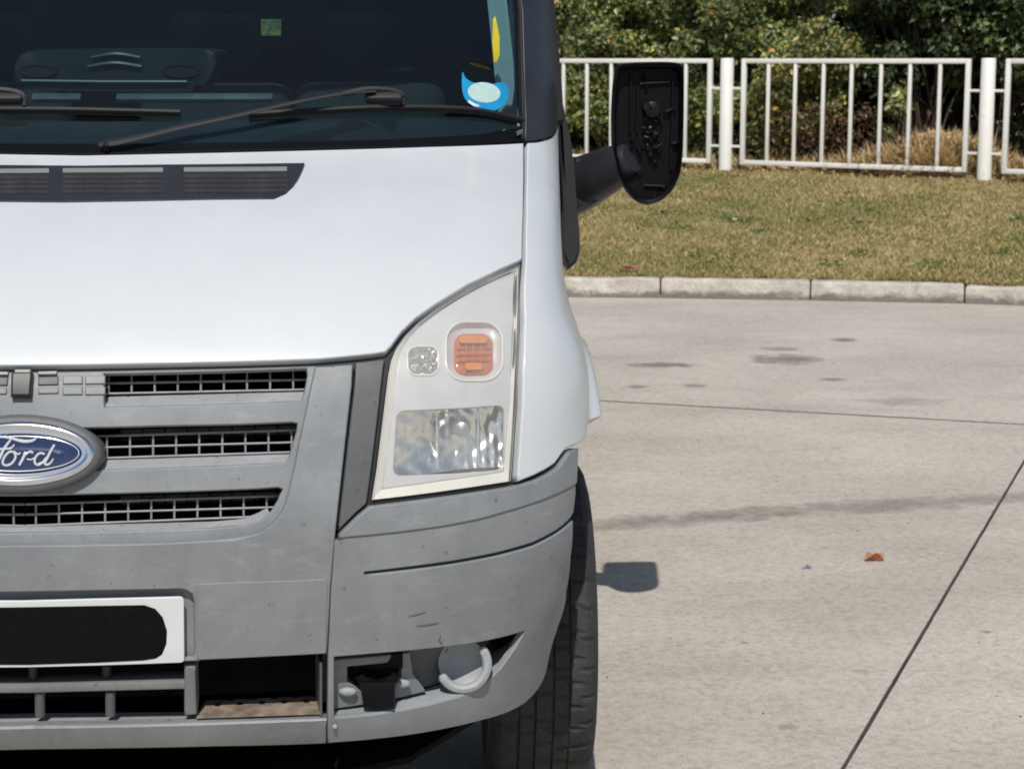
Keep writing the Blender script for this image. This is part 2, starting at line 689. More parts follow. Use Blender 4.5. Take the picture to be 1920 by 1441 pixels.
plain('vent_strip', (0.22, 0.215, 0.21), 0.45, var=0.15, vscale=10)
plain('vent_plastic', (0.032, 0.030, 0.030), 0.42, var=0.35, vscale=30)
plain('pillar_black', (0.020, 0.021, 0.025), 0.42, var=0.2, vscale=8)
plain('slot_dark', (0.004, 0.004, 0.0045), 0.8, spec=0.1, var=0.5, vscale=25)
plain('rubber_seal', (0.015, 0.015, 0.016), 0.65)
plain('wiper_grey', (0.015, 0.015, 0.017), 0.6, spec=0.3, var=0.15)
plain('mesh_grey', (0.27, 0.275, 0.275), 0.5, var=0.2, vscale=30)
plain('mirror_metal', (0.80, 0.775, 0.74), 0.24, 1.0, var=0.05, vscale=60)
plain('fin_dark', (0.020, 0.020, 0.020), 0.6, spec=0.2)
plain('chrome', (0.80, 0.80, 0.81), 0.13, 1.0, var=0.08, vscale=40)
plain('steel', (0.42, 0.42, 0.43), 0.38, 0.9, var=0.2, vscale=60)
plain('badge_blue', (0.008, 0.022, 0.085), 0.12, 0.1, 1.0, var=0.15, vscale=30)
plain('badge_silver', (0.78, 0.80, 0.82), 0.22, 0.55, var=0.05)
plain('plate_white', (0.63, 0.65, 0.65), 0.35, var=0.05, vscale=14)
plain('cover_black', (0.002, 0.002, 0.002), 0.7, spec=0.15, var=0.6, vscale=60)
plain('lamp_cream', (0.70, 0.68, 0.62), 0.38, coat=0.3, var=0.06, vscale=16)
plain('lamp_grey', (0.56, 0.57, 0.585), 0.35, 0.1, var=0.07, vscale=20)
plain('amber', (0.47, 0.10, 0.009), 0.18, coat=1.0, var=0.25, vscale=70)
plain('amber_light', (0.62, 0.19, 0.013), 0.2, coat=1.0, var=0.1, vscale=70)
plain('sticker_blue', (0.01, 0.25, 0.50), 0.35, var=0.12, vscale=40)
plain('sticker_pale', (0.40, 0.56, 0.52), 0.4, var=0.10, vscale=120)
plain('yellow_plastic', (0.58, 0.49, 0.02), 0.4, var=0.08)
plain('patch_green', (0.085, 0.095, 0.025), 0.5, var=0.9, vscale=90)
plain('defroster', (0.09, 0.10, 0.10), 0.5, var=0.5, vscale=9)
plain('trim_pale', (0.36, 0.42, 0.42), 0.6, var=0.06)
plain('dash_plastic', (0.008, 0.010, 0.011), 0.55, var=0.15, vscale=20, bmp=0.1)
plain('seat_cloth', (0.014, 0.017, 0.022), 0.9, var=0.2, vscale=60)
plain('interior', (0.010, 0.012, 0.015), 0.8)
plain('rust', (0.21, 0.165, 0.125), 0.85, var=0.5, vscale=38)
plain('rim_steel', (0.40, 0.40, 0.41), 0.45, 0.6, var=0.1)

def mk_tyre():
    m, nt, b = new_mat('tyre_rubber')
    v = obj_vec(nt)
    n1 = noise(nt, 18, 6, 0.7, v)
    r = ramp(nt, n1, [(0.3, (0.016, 0.016, 0.016)), (0.72, (0.046, 0.045, 0.043))])
    n2 = noise(nt, 240, 3, 0.6, v)
    sp = ramp(nt, n2, [(0.60, (0, 0, 0)), (0.72, (1, 1, 1))])
    c = mixc(nt, math_n(nt, 'MULTIPLY', sp.outputs[0], 0.5), r.outputs[0], (0.14, 0.135, 0.125))
    nt.links.new(c, b.inputs['Base Color'])
    b.inputs['Roughness'].default_value = 0.85
    bump(nt, b, n2, 0.5, 0.002)
mk_tyre()

def mk_glass(name, tint, rough=0.0, haze=0.0, haze_col=(0.8, 0.8, 0.76)):
    m = bpy.data.materials.new(name)
    m.use_nodes = True
    nt = m.node_tree
    nt.nodes.clear()
    out = N(nt, 'ShaderNodeOutputMaterial')
    tr = N(nt, 'ShaderNodeBsdfTransparent')
    tr.inputs[0].default_value = tuple(tint) + (1,)
    gl = N(nt, 'ShaderNodeBsdfGlossy')
    gl.inputs['Roughness'].default_value = rough
    gl.inputs['Color'].default_value = (1, 1, 1, 1)
    fr = N(nt, 'ShaderNodeFresnel')
    bf = N(nt, 'ShaderNodeNewGeometry').outputs['Backfacing']      # same reflectance from inside as from outside (a thin pane)
    nt.links.new(math_n(nt, 'ADD', 1.5, math_n(nt, 'MULTIPLY', bf, 1 / 1.5 - 1.5)), fr.inputs[0])
    mx = N(nt, 'ShaderNodeMixShader')
    nt.links.new(fr.outputs[0], mx.inputs[0])
    last = tr.outputs[0]
    if haze:
        df = N(nt, 'ShaderNodeBsdfDiffuse')
        df.inputs[0].default_value = tuple(haze_col) + (1,)
        mh = N(nt, 'ShaderNodeMixShader')
        nz = noise(nt, 9, 5, 0.6, obj_vec(nt))
        rp = ramp(nt, nz, [(0.3, (haze * 0.5,) * 3), (0.75, (haze * 1.5,) * 3)])
        nt.links.new(rp.outputs[0], mh.inputs[0])
        nt.links.new(last, mh.inputs[1])
        nt.links.new(df.outputs[0], mh.inputs[2])
        last = mh.outputs[0]
    nt.links.new(last, mx.inputs[1])
    nt.links.new(gl.outputs[0], mx.inputs[2])
    nt.links.new(mx.outputs[0], out.inputs[0])
    MATS[name] = m
mk_glass('windscreen_glass', (0.50, 0.68, 0.70), 0.0, 0.003, (0.7, 0.75, 0.75))
mk_glass('side_glass', (0.42, 0.5, 0.5))
mk_glass('lamp_lens', (0.98, 0.98, 0.965), 0.03, 0.17, (0.85, 0.84, 0.79))
mk_glass('clear_lens', (0.95, 0.95, 0.94), 0.02, 0.03)
# ------------------------------------------------------------------ concrete yard
JA0, JA1 = ground(1115, 750), ground(1920, 795)
JB0, JB1 = ground(1580, 1441), ground(1920, 865)
def isect(p, d, q, e):
    t = ((q.x - p.x) * e.y - (q.y - p.y) * e.x) / (d.x * e.y - d.y * e.x)
    return p + d * t
dA = (JA1 - JA0).normalized(); dB = (JB1 - JB0).normalized()
JI = isect(JA0, dA, JB0, dB)

def mk_concrete():
    m, nt, b = new_mat('concrete')
    pos = N(nt, 'ShaderNodeNewGeometry').outputs['Position']
    n1 = noise(nt, 0.55, 6, 0.6, pos)
    r1 = ramp(nt, n1, [(0.30, (0.468, 0.424, 0.364)), (0.70, (0.555, 0.505, 0.438))])
    n2 = noise(nt, 42, 6, 0.8, pos)
    r2 = ramp(nt, n2, [(0.30, (0.66,) * 3), (0.50, (1.0,) * 3), (0.72, (1.20,) * 3)])
    c = mixc(nt, 1.0, r1.outputs[0], r2.outputs[0], 'MULTIPLY')
    # fine speckle of exposed aggregate
    n3 = noise(nt, 230, 3, 0.75, pos)
    r3 = ramp(nt, n3, [(0.30, (0.50,) * 3), (0.45, (1.0,) * 3), (0.58, (1.0,) * 3), (0.72, (1.32,) * 3)])
    c = mixc(nt, 1.0, c, r3.outputs[0], 'MULTIPLY')
    v = N(nt, 'ShaderNodeTexVoronoi'); v.inputs['Scale'].default_value = 11
    nt.links.new(pos, v.inputs['Vector'])
    pit = ramp(nt, v.outputs['Distance'], [(0.03, (1, 1, 1)), (0.085, (0, 0, 0))])
    pm = math_n(nt, 'MULTIPLY', pit.outputs[0], ramp(nt, noise(nt, 3.1, 3, 0.6, pos), [(0.5, (0, 0, 0)), (0.62, (1, 1, 1))]).outputs[0])
    c = mixc(nt, math_n(nt, 'MULTIPLY', pm, 0.55), c, (0.12, 0.11, 0.10))
    # long faint wheel smears across the far slab
    sep = N(nt, 'ShaderNodeSeparateXYZ'); nt.links.new(pos, sep.inputs[0])
    far = mapped(nt, pos, (0.7, 1.3, 1.0))
    n4 = noise(nt, 1.5, 5, 0.62, far)
    r4 = ramp(nt, n4, [(0.40, (1.0,) * 3), (0.70, (0.80, 0.795, 0.79))])
    c = mixc(nt, 1.0, c, r4.outputs[0], 'MULTIPLY')
    wob = noise(nt, 9, 4, 0.6, pos)
    def stain(P0, P1, width, dark, soft=0.5):
        nonlocal c
        d = (P1 - P0); L = d.length; d = d / L
        cen = (P0 + P1) / 2
        sx = math_n(nt, 'SUBTRACT', sep.outputs[0], cen.x); sy = math_n(nt, 'SUBTRACT', sep.outputs[1], cen.y)
        al = math_n(nt, 'ADD', math_n(nt, 'MULTIPLY', sx, d.x), math_n(nt, 'MULTIPLY', sy, d.y))
        ac = math_n(nt, 'ADD', math_n(nt, 'MULTIPLY', sx, -d.y), math_n(nt, 'MULTIPLY', sy, d.x))
        a2 = math_n(nt, 'POWER', math_n(nt, 'ABSOLUTE', math_n(nt, 'DIVIDE', al, L / 2)), 2.0)
        c2 = math_n(nt, 'POWER', math_n(nt, 'ABSOLUTE', math_n(nt, 'DIVIDE', ac, width / 2)), 2.0)
        e = math_n(nt, 'ADD', math_n(nt, 'ADD', a2, c2), math_n(nt, 'MULTIPLY', math_n(nt, 'SUBTRACT', wob, 0.5), 2.4))
        k = ramp(nt, e, [(0.0, (1, 1, 1)), (1.0, (0, 0, 0))])
        c = mixc(nt, math_n(nt, 'MULTIPLY', k.outputs[0], dark), c, (0.085, 0.078, 0.070))
    # the curved tyre mark
    g0, g1, g2 = ground(900, 1002), ground(1420, 962), ground(2150, 916)
    stain(g0, g1 + (g1 - g0) * 0.25, 0.23, 0.46)
    stain(g1 - (g2 - g1) * 0.35, g2, 0.23, 0.48)
    for (x0, x1, y, w, k) in ((1170, 1320, 684, 0.20, 0.75), (1395, 1555, 674, 0.42, 0.72), (1420, 1505, 654, 0.16, 0.65), (1548, 1610, 637, 0.20, 0.8), (1170, 1220, 724, 0.13, 0.6),
                              (1275, 1330, 723, 0.13, 0.55), (1535, 1595, 711, 0.13, 0.6), (1590, 1790, 752, 0.25, 0.35), (1455, 1500, 1362, 0.05, 0.3), (1590, 1640, 1258, 0.05, 0.35), (1840, 1860, 1184, 0.03, 0.6), (1385, 1405, 1204, 0.022, 0.6)):
        stain(ground(x0, y), ground(x1, y), w, k)
    nt.links.new(c, b.inputs['Base Color'])
    b.inputs['Roughness'].default_value = 0.88
    bump(nt, b, mixc(nt, 0.5, n2, n3), 0.55, 0.006)
mk_concrete()
plain('joint_dark', (0.045, 0.040, 0.036), 0.95, var=0.4, vscale=8)
plain('soil', (0.13, 0.105, 0.075), 0.95, var=0.35, vscale=3)
def mk_fence():
    m, nt, b = new_mat('fence_white')
    v = N(nt, 'ShaderNodeNewGeometry').outputs['Position']
    r = ramp(nt, noise(nt, 4, 5, 0.6, v), [(0.3, (0.76, 0.745, 0.70)), (0.7, (0.83, 0.82, 0.785))])
    k = ramp(nt, noise(nt, 13, 6, 0.7, v), [(0.62, (0, 0, 0)), (0.70, (1, 1, 1))])
    c = mixc(nt, math_n(nt, 'MULTIPLY', k.outputs[0], 0.45), r.outputs[0], (0.36, 0.25, 0.16))
    nt.links.new(c, b.inputs['Base Color'])
    b.inputs['Roughness'].default_value = 0.45
mk_fence()

gnd = mesh('ground', [(x_, y_, GZ - 0.03) for x_, y_ in ((-400, -400), (400, -400), (400, 400), (-400, 400))], [(0, 1, 2, 3)], 'joint_dark')
tag(gnd, kind='structure')
yard = bpy.data.objects.new('concrete_yard', None); C.objects.link(yard); tag(yard, kind='structure')
GAP = 0.0045
nA = Vector((-dA.y, dA.x, 0)); nB = Vector((dB.y, -dB.x, 0))
for sa_ in (1, -1):
    for sb_ in (1, -1):
        o_ = isect(JI + nA * 0.0155 * sa_, dA, JI + nB * GAP * sb_, dB)
        u_ = dA * (sb_ if dA.dot(nB) > 0 else -sb_); w_ = dB * (sa_ if dB.dot(nA) > 0 else -sa_)
        rj = random.Random(21 + sa_ * 2 + sb_)
        pu = [o_ + u_ * (0.09 * k) + nA * (sa_ * (rj.uniform(0, 0.003) + (0.003 if rj.random() < 0.03 else 0))) for k in range(1, 150)]
        pw = [o_ + w_ * (0.09 * k) + nB * (sb_ * (rj.uniform(0, 0.0016))) for k in range(1, 150)]
        P = pw[::-1] + [o_] + pu + [o_ + u_ * 26, o_ + u_ * 26 + w_ * 26, o_ + w_ * 26]
        V = [Vector((p.x, p.y, GZ)) for p in P] + [Vector((p.x, p.y, GZ - 0.028)) for p in P]
        bm = bmesh.new()
        vs = [bm.verts.new(v) for v in V]
        m_ = len(P)
        bm.faces.new(vs[:m_])
        for i in range(m_):
            bm.faces.new((vs[i], vs[(i + 1) % m_], vs[m_ + (i + 1) % m_], vs[m_ + i]))
        bmesh.ops.triangulate(bm, faces=[f for f in bm.faces if len(f.verts) > 4])
        from_bm('concrete_slab', bm, 'concrete', yard)

for d_, n_ in ((dA, nA), (dB, nB)):
    wj = 0.016 if d_ is dA else 0.0055
    A = [JI + d_ * t - n_ * wj for t in (-13, 13)]; Bv = [JI + d_ * t + n_ * wj for t in (-13, 13)]
    A = [Vector((p.x, p.y, GZ - 0.0025 - (0.001 if d_ is dB else 0))) for p in A]; Bv = [Vector((p.x, p.y, A[0].z)) for p in Bv]
    ribbon('joint_sealant', A, Bv, 'joint_dark', yard)

# ------------------------------------------------------------------ kerb
def mk_kerb():
    m, nt, b = new_mat('kerb_concrete')
    v = N(nt, 'ShaderNodeNewGeometry').outputs['Position']
    n1 = noise(nt, 5.5, 7, 0.72, v)
    r = ramp(nt, n1, [(0.32, (0.36, 0.33, 0.285)), (0.68, (0.68, 0.64, 0.56))])
    sp = N(nt, 'ShaderNodeSeparateXYZ'); nt.links.new(v, sp.inputs[0])
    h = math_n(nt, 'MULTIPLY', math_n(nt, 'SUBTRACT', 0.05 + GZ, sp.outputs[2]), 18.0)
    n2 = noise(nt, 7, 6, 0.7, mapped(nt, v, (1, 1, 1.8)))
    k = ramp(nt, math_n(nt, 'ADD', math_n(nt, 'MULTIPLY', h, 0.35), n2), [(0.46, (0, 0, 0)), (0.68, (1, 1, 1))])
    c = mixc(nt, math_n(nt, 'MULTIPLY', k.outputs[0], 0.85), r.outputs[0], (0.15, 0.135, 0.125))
    n3 = noise(nt, 60, 4, 0.7, v)
    r3 = ramp(nt, n3, [(0.3, (0.75,) * 3), (0.6, (1.05,) * 3)])
    c = mixc(nt, 1.0, c, r3.outputs[0], 'MULTIPLY')
    nt.links.new(c, b.inputs['Base Color'])
    b.inputs['Roughness'].default_value = 0.9
    bump(nt, b, n3, 0.6, 0.008)
mk_kerb()
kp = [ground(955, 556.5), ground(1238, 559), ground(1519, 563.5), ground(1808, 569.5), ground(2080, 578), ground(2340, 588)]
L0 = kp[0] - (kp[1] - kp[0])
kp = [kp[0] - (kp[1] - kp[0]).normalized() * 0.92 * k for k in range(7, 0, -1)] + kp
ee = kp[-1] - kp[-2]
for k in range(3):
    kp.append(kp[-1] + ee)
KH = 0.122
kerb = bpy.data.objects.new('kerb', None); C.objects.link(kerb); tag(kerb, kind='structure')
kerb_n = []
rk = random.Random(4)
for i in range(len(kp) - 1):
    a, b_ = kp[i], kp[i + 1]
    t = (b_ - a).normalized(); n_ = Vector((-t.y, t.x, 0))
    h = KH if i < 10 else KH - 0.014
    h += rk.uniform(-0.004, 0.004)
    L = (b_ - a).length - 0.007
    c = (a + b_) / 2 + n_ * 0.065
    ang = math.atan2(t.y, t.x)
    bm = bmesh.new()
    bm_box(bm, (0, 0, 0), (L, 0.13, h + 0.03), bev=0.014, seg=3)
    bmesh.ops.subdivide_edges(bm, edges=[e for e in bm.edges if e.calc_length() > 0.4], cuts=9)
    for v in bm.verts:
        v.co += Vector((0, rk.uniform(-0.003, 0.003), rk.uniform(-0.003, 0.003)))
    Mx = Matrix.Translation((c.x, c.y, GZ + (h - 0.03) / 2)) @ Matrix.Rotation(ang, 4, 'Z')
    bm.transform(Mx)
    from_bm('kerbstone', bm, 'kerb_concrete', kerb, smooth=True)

# ------------------------------------------------------------------ fence line and lawn
FZ_TOP, FZ_BOT = CAM.z + 0.002, CAM.z - 0.945
FP1, FP2 = ground(1090, 294, FZ_BOT), ground(1880, 321, FZ_BOT)
fd = (FP2 - FP1); fd.z = 0; fd.normalize(); fnorm = Vector((-fd.y, fd.x, 0))      # fnorm points away from the camera
F0 = Vector((FP1.x, FP1.y, 0))
def fence_t(px, z):
    d = ray(px, 210)
    c, d2 = Vector((CAM.x, CAM.y, 0)), Vector((d.x, d.y, 0))
    p = isect(F0, fd, c, d2)
    return (p - F0).dot(fd)
T0, T1 = fence_t(1362, 1), fence_t(1850, 1)
DT = T1 - T0
def FPt(t, z): return Vector((F0.x + fd.x * t, F0.y + fd.y * t, z))
_kx = np.array([p.x for p in kp]); _ky = np.array([p.y for p in kp])
def lawn_z(x, y):
    x = np.asarray(x, float); y = np.asarray(y, float)
    ky = np.interp(x, _kx, _ky) + 0.12
    s = (x - F0.x) * fnorm.x + (y - F0.y) * fnorm.y         # signed distance past the fence
    dk = y - ky
    t = np.clip(dk / np.maximum(dk - s, 0.5), 0, 3)
    zf = FZ_BOT - 0.085
    base = (KH + GZ - 0.012) + (zf - KH - GZ + 0.012) * np.where(s > 0, 1.0, np.clip(t, 0, 1) ** 1.0)
    base = base + np.where(s > 0, np.minimum(s, 4) * 0.03, 0)
    und = 0.018 * np.sin(x * 1.3 + y * 0.7) + 0.012 * np.sin(x * 2.9 - y * 2.1 + 1) + 0.006 * np.sin(x * 7.1 + y * 6.3)
    return base + und * np.clip(dk / 0.8, 0, 1)
def mk_lawn():
    m, nt, b = new_mat('lawn_turf')
    v = N(nt, 'ShaderNodeNewGeometry').outputs['Position']
    n1 = noise(nt, 1.1, 6, 0.65, v)
    r = ramp(nt, n1, [(0.30, (0.16, 0.165, 0.05)), (0.48, (0.30, 0.25, 0.10)), (0.70, (0.42, 0.33, 0.17))])
    n2 = noise(nt, 40, 5, 0.7, v)
    r2 = ramp(nt, n2, [(0.3, (0.5,) * 3), (0.6, (1.1,) * 3)])
    nt.links.new(mixc(nt, 1.0, r.outputs[0], r2.outputs[0], 'MULTIPLY'), b.inputs['Base Color'])
    b.inputs['Roughness'].default_value = 0.95
    bump(nt, b, n2, 0.8, 0.02)
mk_lawn()
xs = np.linspace(-12, 16, 113)
ts = np.concatenate([np.linspace(0, 14, 81), np.linspace(14.6, 40, 18)])
V, Fc = [], []
for x in xs:
    ky = float(np.interp(x, _kx, _ky)) + 0.125
    for t in ts:
        V.append((x, ky + t, float(lawn_z(x, ky + t))))
nt_ = len(ts)
for i in range(len(xs) - 1):
    for k in range(nt_ - 1):
        Fc.append((i * nt_ + k, (i + 1) * nt_ + k, (i + 1) * nt_ + k + 1, i * nt_ + k + 1))
lawn = mesh('lawn', V, Fc, 'lawn_turf', None, smooth=True)
tag(lawn, kind='structure')

# ------------------------------------------------------------------ white railing
fence = empty('white_fence', FPt(T0, float(lawn_z(*FPt(T0, 0).xy))), 'white tubular steel fence of barred panels between round posts behind the lawn', 'fence')
def bar_v(bm, a, b, w, d=None):
    """square section bar between two points, sides along the fence"""
    a, b = Vector(a), Vector(b)
    ax = (b - a); L = ax.length; c = (a + b) / 2
    if abs(ax.z) > 0.5 * L:
        rot = Matrix((fd, fnorm, Vector((0, 0, 1)))).transposed(); s = (w, d or w, L)
    else:
        rot = Matrix((fd, fnorm, Vector((0, 0, 1)))).transposed(); s = (L, d or w, w)
    bm_box(bm, c, s, rot=rot, bev=min(w, d or w) * 0.18, seg=2)
GAPF = DT * 0.062
for k in range(-5, 4):
    t = T0 + DT * k
    z0 = float(lawn_z(*FPt(t, 0).xy)) - 0.05
    bm = bmesh.new()
    if True:
        bm_tube(bm, [FPt(t, z0), FPt(t, FZ_TOP - 0.004), FPt(t, FZ_TOP + 0.004)], [0.062, 0.062, 0.056], 16)
    post = from_bm('post', bm, 'fence_white', fence, smooth=True)
    for z in (FZ_TOP - 0.27, FZ_BOT + 0.145):
        for sgn in (-1, 1):
            bm = bmesh.new()
            bar_v(bm, FPt(t + sgn * 0.05, z), FPt(t + sgn * (GAPF + 0.004), z), 0.022, 0.012)
            from_bm('bracket', bm, 'fence_white', post, smooth=True)
    if k == 3:
        break
    ta, tb = t + GAPF, t + DT - GAPF
    bm = bmesh.new()
    w = 0.043
    bar_v(bm, FPt(ta + w / 2, FZ_BOT - w / 2), FPt(ta + w / 2, FZ_TOP), w)
    bar_v(bm, FPt(tb - w / 2, FZ_BOT - w / 2), FPt(tb - w / 2, FZ_TOP), w)
    bar_v(bm, FPt(ta + w, FZ_TOP - w / 2), FPt(tb - w, FZ_TOP - w / 2), w, w * 0.94)
    bar_v(bm, FPt(ta + w, FZ_BOT), FPt(tb - w, FZ_BOT), w, w * 0.94)
    pan = from_bm('panel_frame', bm, 'fence_white', fence, smooth=True)
    for j in range(1, 8):
        tj = ta + (tb - ta) * j / 8
        bm = bmesh.new()
        jx = rk.uniform(-0.006, 0.006)
        bar_v(bm, FPt(tj + jx, FZ_BOT + w / 2), FPt(tj + jx, FZ_TOP - w), 0.031, 0.028)
        from_bm('bar', bm, 'fence_white', pan, smooth=True)
# ------------------------------------------------------------------ the van
van = empty('panel_van', (0, 0, 0), 'white panel van with grey plastic bumper and hazed headlamps parked on the concrete', 'van')
CX = 48    # pixel column of the van's centre line at the grille

# --- bonnet
hood_px = [(170, 290), (300, 287), (600, 280), (800, 274), (983, 267), (983, 330), (982, 400), (980, 484), (940, 502), (880, 531), (820, 568), (780, 596), (754, 622), (736, 647), (724, 660),
           (700, 664), (600, 674), (450, 679), (300, 682), (150, 685), (CX, 686)]
vent_px = [(150, 314), (300, 312), (450, 310), (570, 308), (564, 322), (556, 338), (547, 350), (533, 363), (512, 372), (400, 373), (250, 376), (140, 378)]
hood_poly = half_sym(hood_px)
vent_poly = half_sym(vent_px)
hood = panel('bonnet', van, 'white_paint', hood_poly, [vent_poly], off=0.0, thick=0.02, r=0.005, step=0.014)
lamp_out = [(976, 494), (940, 509), (880, 538), (820, 575), (784, 603), (760, 627), (743, 652), (735, 672), (730, 700), (718, 800), (708, 880), (699, 937), (760, 930), (830, 921), (900, 911), (959, 902), (966, 800), (971, 700), (975, 600)]
# dark shut-line backing under the bonnet edges, lamps and wings
backing_px = [(170, 283), (600, 272), (983, 260), (1022, 262), (1020, 400), (1010, 620), (1000, 760), (985, 890), (960, 925), (830, 945), (680, 962), (655, 800), (672, 690), (600, 684), (300, 692), (CX, 697)]
bk = half_sym(backing_px)
lamp_hole_px = [(972, 520), (900, 548), (810, 600), (768, 640), (748, 690), (735, 800), (722, 915), (830, 903), (945, 885), (957, 700)]
lh = None
panel('body_shell', van, 'rubber_seal', bk, [vent_poly, U(lamp_out), [(-a, b) for a, b in U(lamp_out)]], off=-0.014, thick=0.004, r=0.001, step=0.03)

# --- bonnet vent
vent = panel('bonnet_vent', van, 'vent_frame', half_sym([(150, 312), (300, 310), (450, 308.5), (571, 307), (566, 322), (558, 338), (549, 351), (534, 364.5), (512, 373.5), (400, 374.5), (250, 377.5), (140, 379.5)]),
             [], off=0.0022, thick=0.01, r=0.0015, step=0.02)
def vent_strip(name, xa, xb, ya, yb, off0, off1, mat):
    """a slat of the vent: ya/yb are rows at the vent's centre and right end"""
    pa = [(xa + (xb - xa) * t, ya[0] + (ya[1] - ya[0]) * ((xa + (xb - xa) * t) - 0) / 540) for t in np.linspace(0, 1, 9)]
    pb = [(xa + (xb - xa) * t, yb[0] + (yb[1] - yb[0]) * ((xa + (xb - xa) * t) - 0) / 540) for t in np.linspace(0, 1, 9)]
    A = [S3(*unp(a, b), off0) for a, b in pa]
    Bv = [S3(*unp(a, b), off1) for a, b in pb]
    return ribbon(name, A, Bv, mat, vent, thick=0.0015)
for xa, xb in ((-160, 92), (118, 306), (345, 538)):
    vent_strip('slat', xa, xb, (321, 317), (328, 324), 0.0050, 0.0042, 'vent_strip')
    for k, (y0, y1) in enumerate(((334, 331), (343, 340), (352, 349), (361, 358))):
        vent_strip('slat', xa, xb, (y0, y1), (y0 + 4.5, y1 + 4.5), 0.0050, 0.0030, 'vent_plastic')
    bm = bmesh.new()
    for x in np.arange(xa + 6, xb - 4, 11.0):
        a = S3(*unp(x, 331), 0.0024); b = S3(*unp(x, 366), 0.0024)
        bm_tube(bm, [a, b], 0.0016, 4)
    from_bm('mesh_insert', bm, 'vent_plastic', vent)

# --- front wings (image-right one first, then its mirror)
arch = []
for a in np.linspace(R(117), R(6), 26):
    y, z = WHEEL_Y + 0.50 * math.cos(a), WHEEL_Z + 0.055 + 0.50 * math.sin(a)
    arch.append((q_side(y, z), float(s_of(z))))
wing_left = U([(989, 268), (988, 330), (987, 400), (986, 486), (984, 600), (980, 700), (976, 800), (969, 904)])
wing_bot = U([(1000, 892), (1022, 881), (1040, 869), (1052, 852), (1060, 842), (1072, 837)])
wing_rear = [(q_side(1.36, z), float(s_of(z))) for z in (0.34, 0.6, 0.8, 1.0, 1.17)]
zt = float(z_of(unp(989, 268)[1]))
wing_top = [(q_side(y, z), float(s_of(z))) for y, z in ((1.30, zt + 0.03), (1.22, zt + 0.025))] + U([(1036, 258), (1020, 264), (1005, 267)])
wing_poly = wing_left + wing_bot + arch + wing_rear + wing_top
for sd in (1, -1):
    panel('wing', van, 'white_paint', wing_poly, [], off=0.001, thick=0.02, r=0.004, step=0.014, side=sd)

# --- headlamps
lamp_in = [(966, 509), (938, 519), (880, 546), (823, 582), (789, 608), (767, 632), (752, 656), (746, 675), (742, 705), (732, 802), (723, 875), (716, 917), (768, 910), (830, 901), (895, 892), (945, 884), (952, 800), (958, 700), (963, 600)]
refl_px = rrect(738, 766, 946, 886, 14, 4)
refl_px = [(x + (886 - y) * 0.06 * (1 if x < 800 else 0), y + (840 - x) * 0.055) for x, y in refl_px]
ind_px = rrect(836, 603, 942, 713, 36, 6)
sid_px = rrect(764, 649, 822, 703, 17, 5)
D_IN = -0.017
def chain3(pl, off, side, step=0.012):
    return [Vector((p.x * side, p.y, p.z)) for p in (S3(a, b, off) for a, b in resample(U(pl, off), step))]

def bowl(name, outline_px, depths, scales, mat, parent, side, off0=D_IN, tilt=0.0, jitter=0.0, seed=1, smooth=True):
    """a dish behind an opening: rings that shrink and go deeper"""
    rnd = random.Random(seed)
    ring0 = chain3(outline_px, off0, side)
    cen = sum(ring0, Vector()) / len(ring0)
    n = len(ring0)
    V, Fc = [], []
    for d, sc in zip(depths, scales):
        for p in ring0:
            jj = rnd.uniform(-jitter, jitter)
            V.append(cen + (p - cen) * sc + Vector((0, d + jj, 0)))
    for i in range(len(depths) - 1):
        for k in range(n):
            a, b = i * n + k, i * n + (k + 1) % n
            Fc.append((a, b, b + n, a + n))
    V.append(cen + Vector((0, depths[-1], 0)))
    for k in range(n):
        Fc.append(((len(depths) - 1) * n + k, (len(depths) - 1) * n + (k + 1) % n, len(V) - 1))
    if side < 0:
        Fc = [f[::-1] for f in Fc]
    return mesh(name, V, Fc, mat, parent, smooth=smooth), cen, ring0

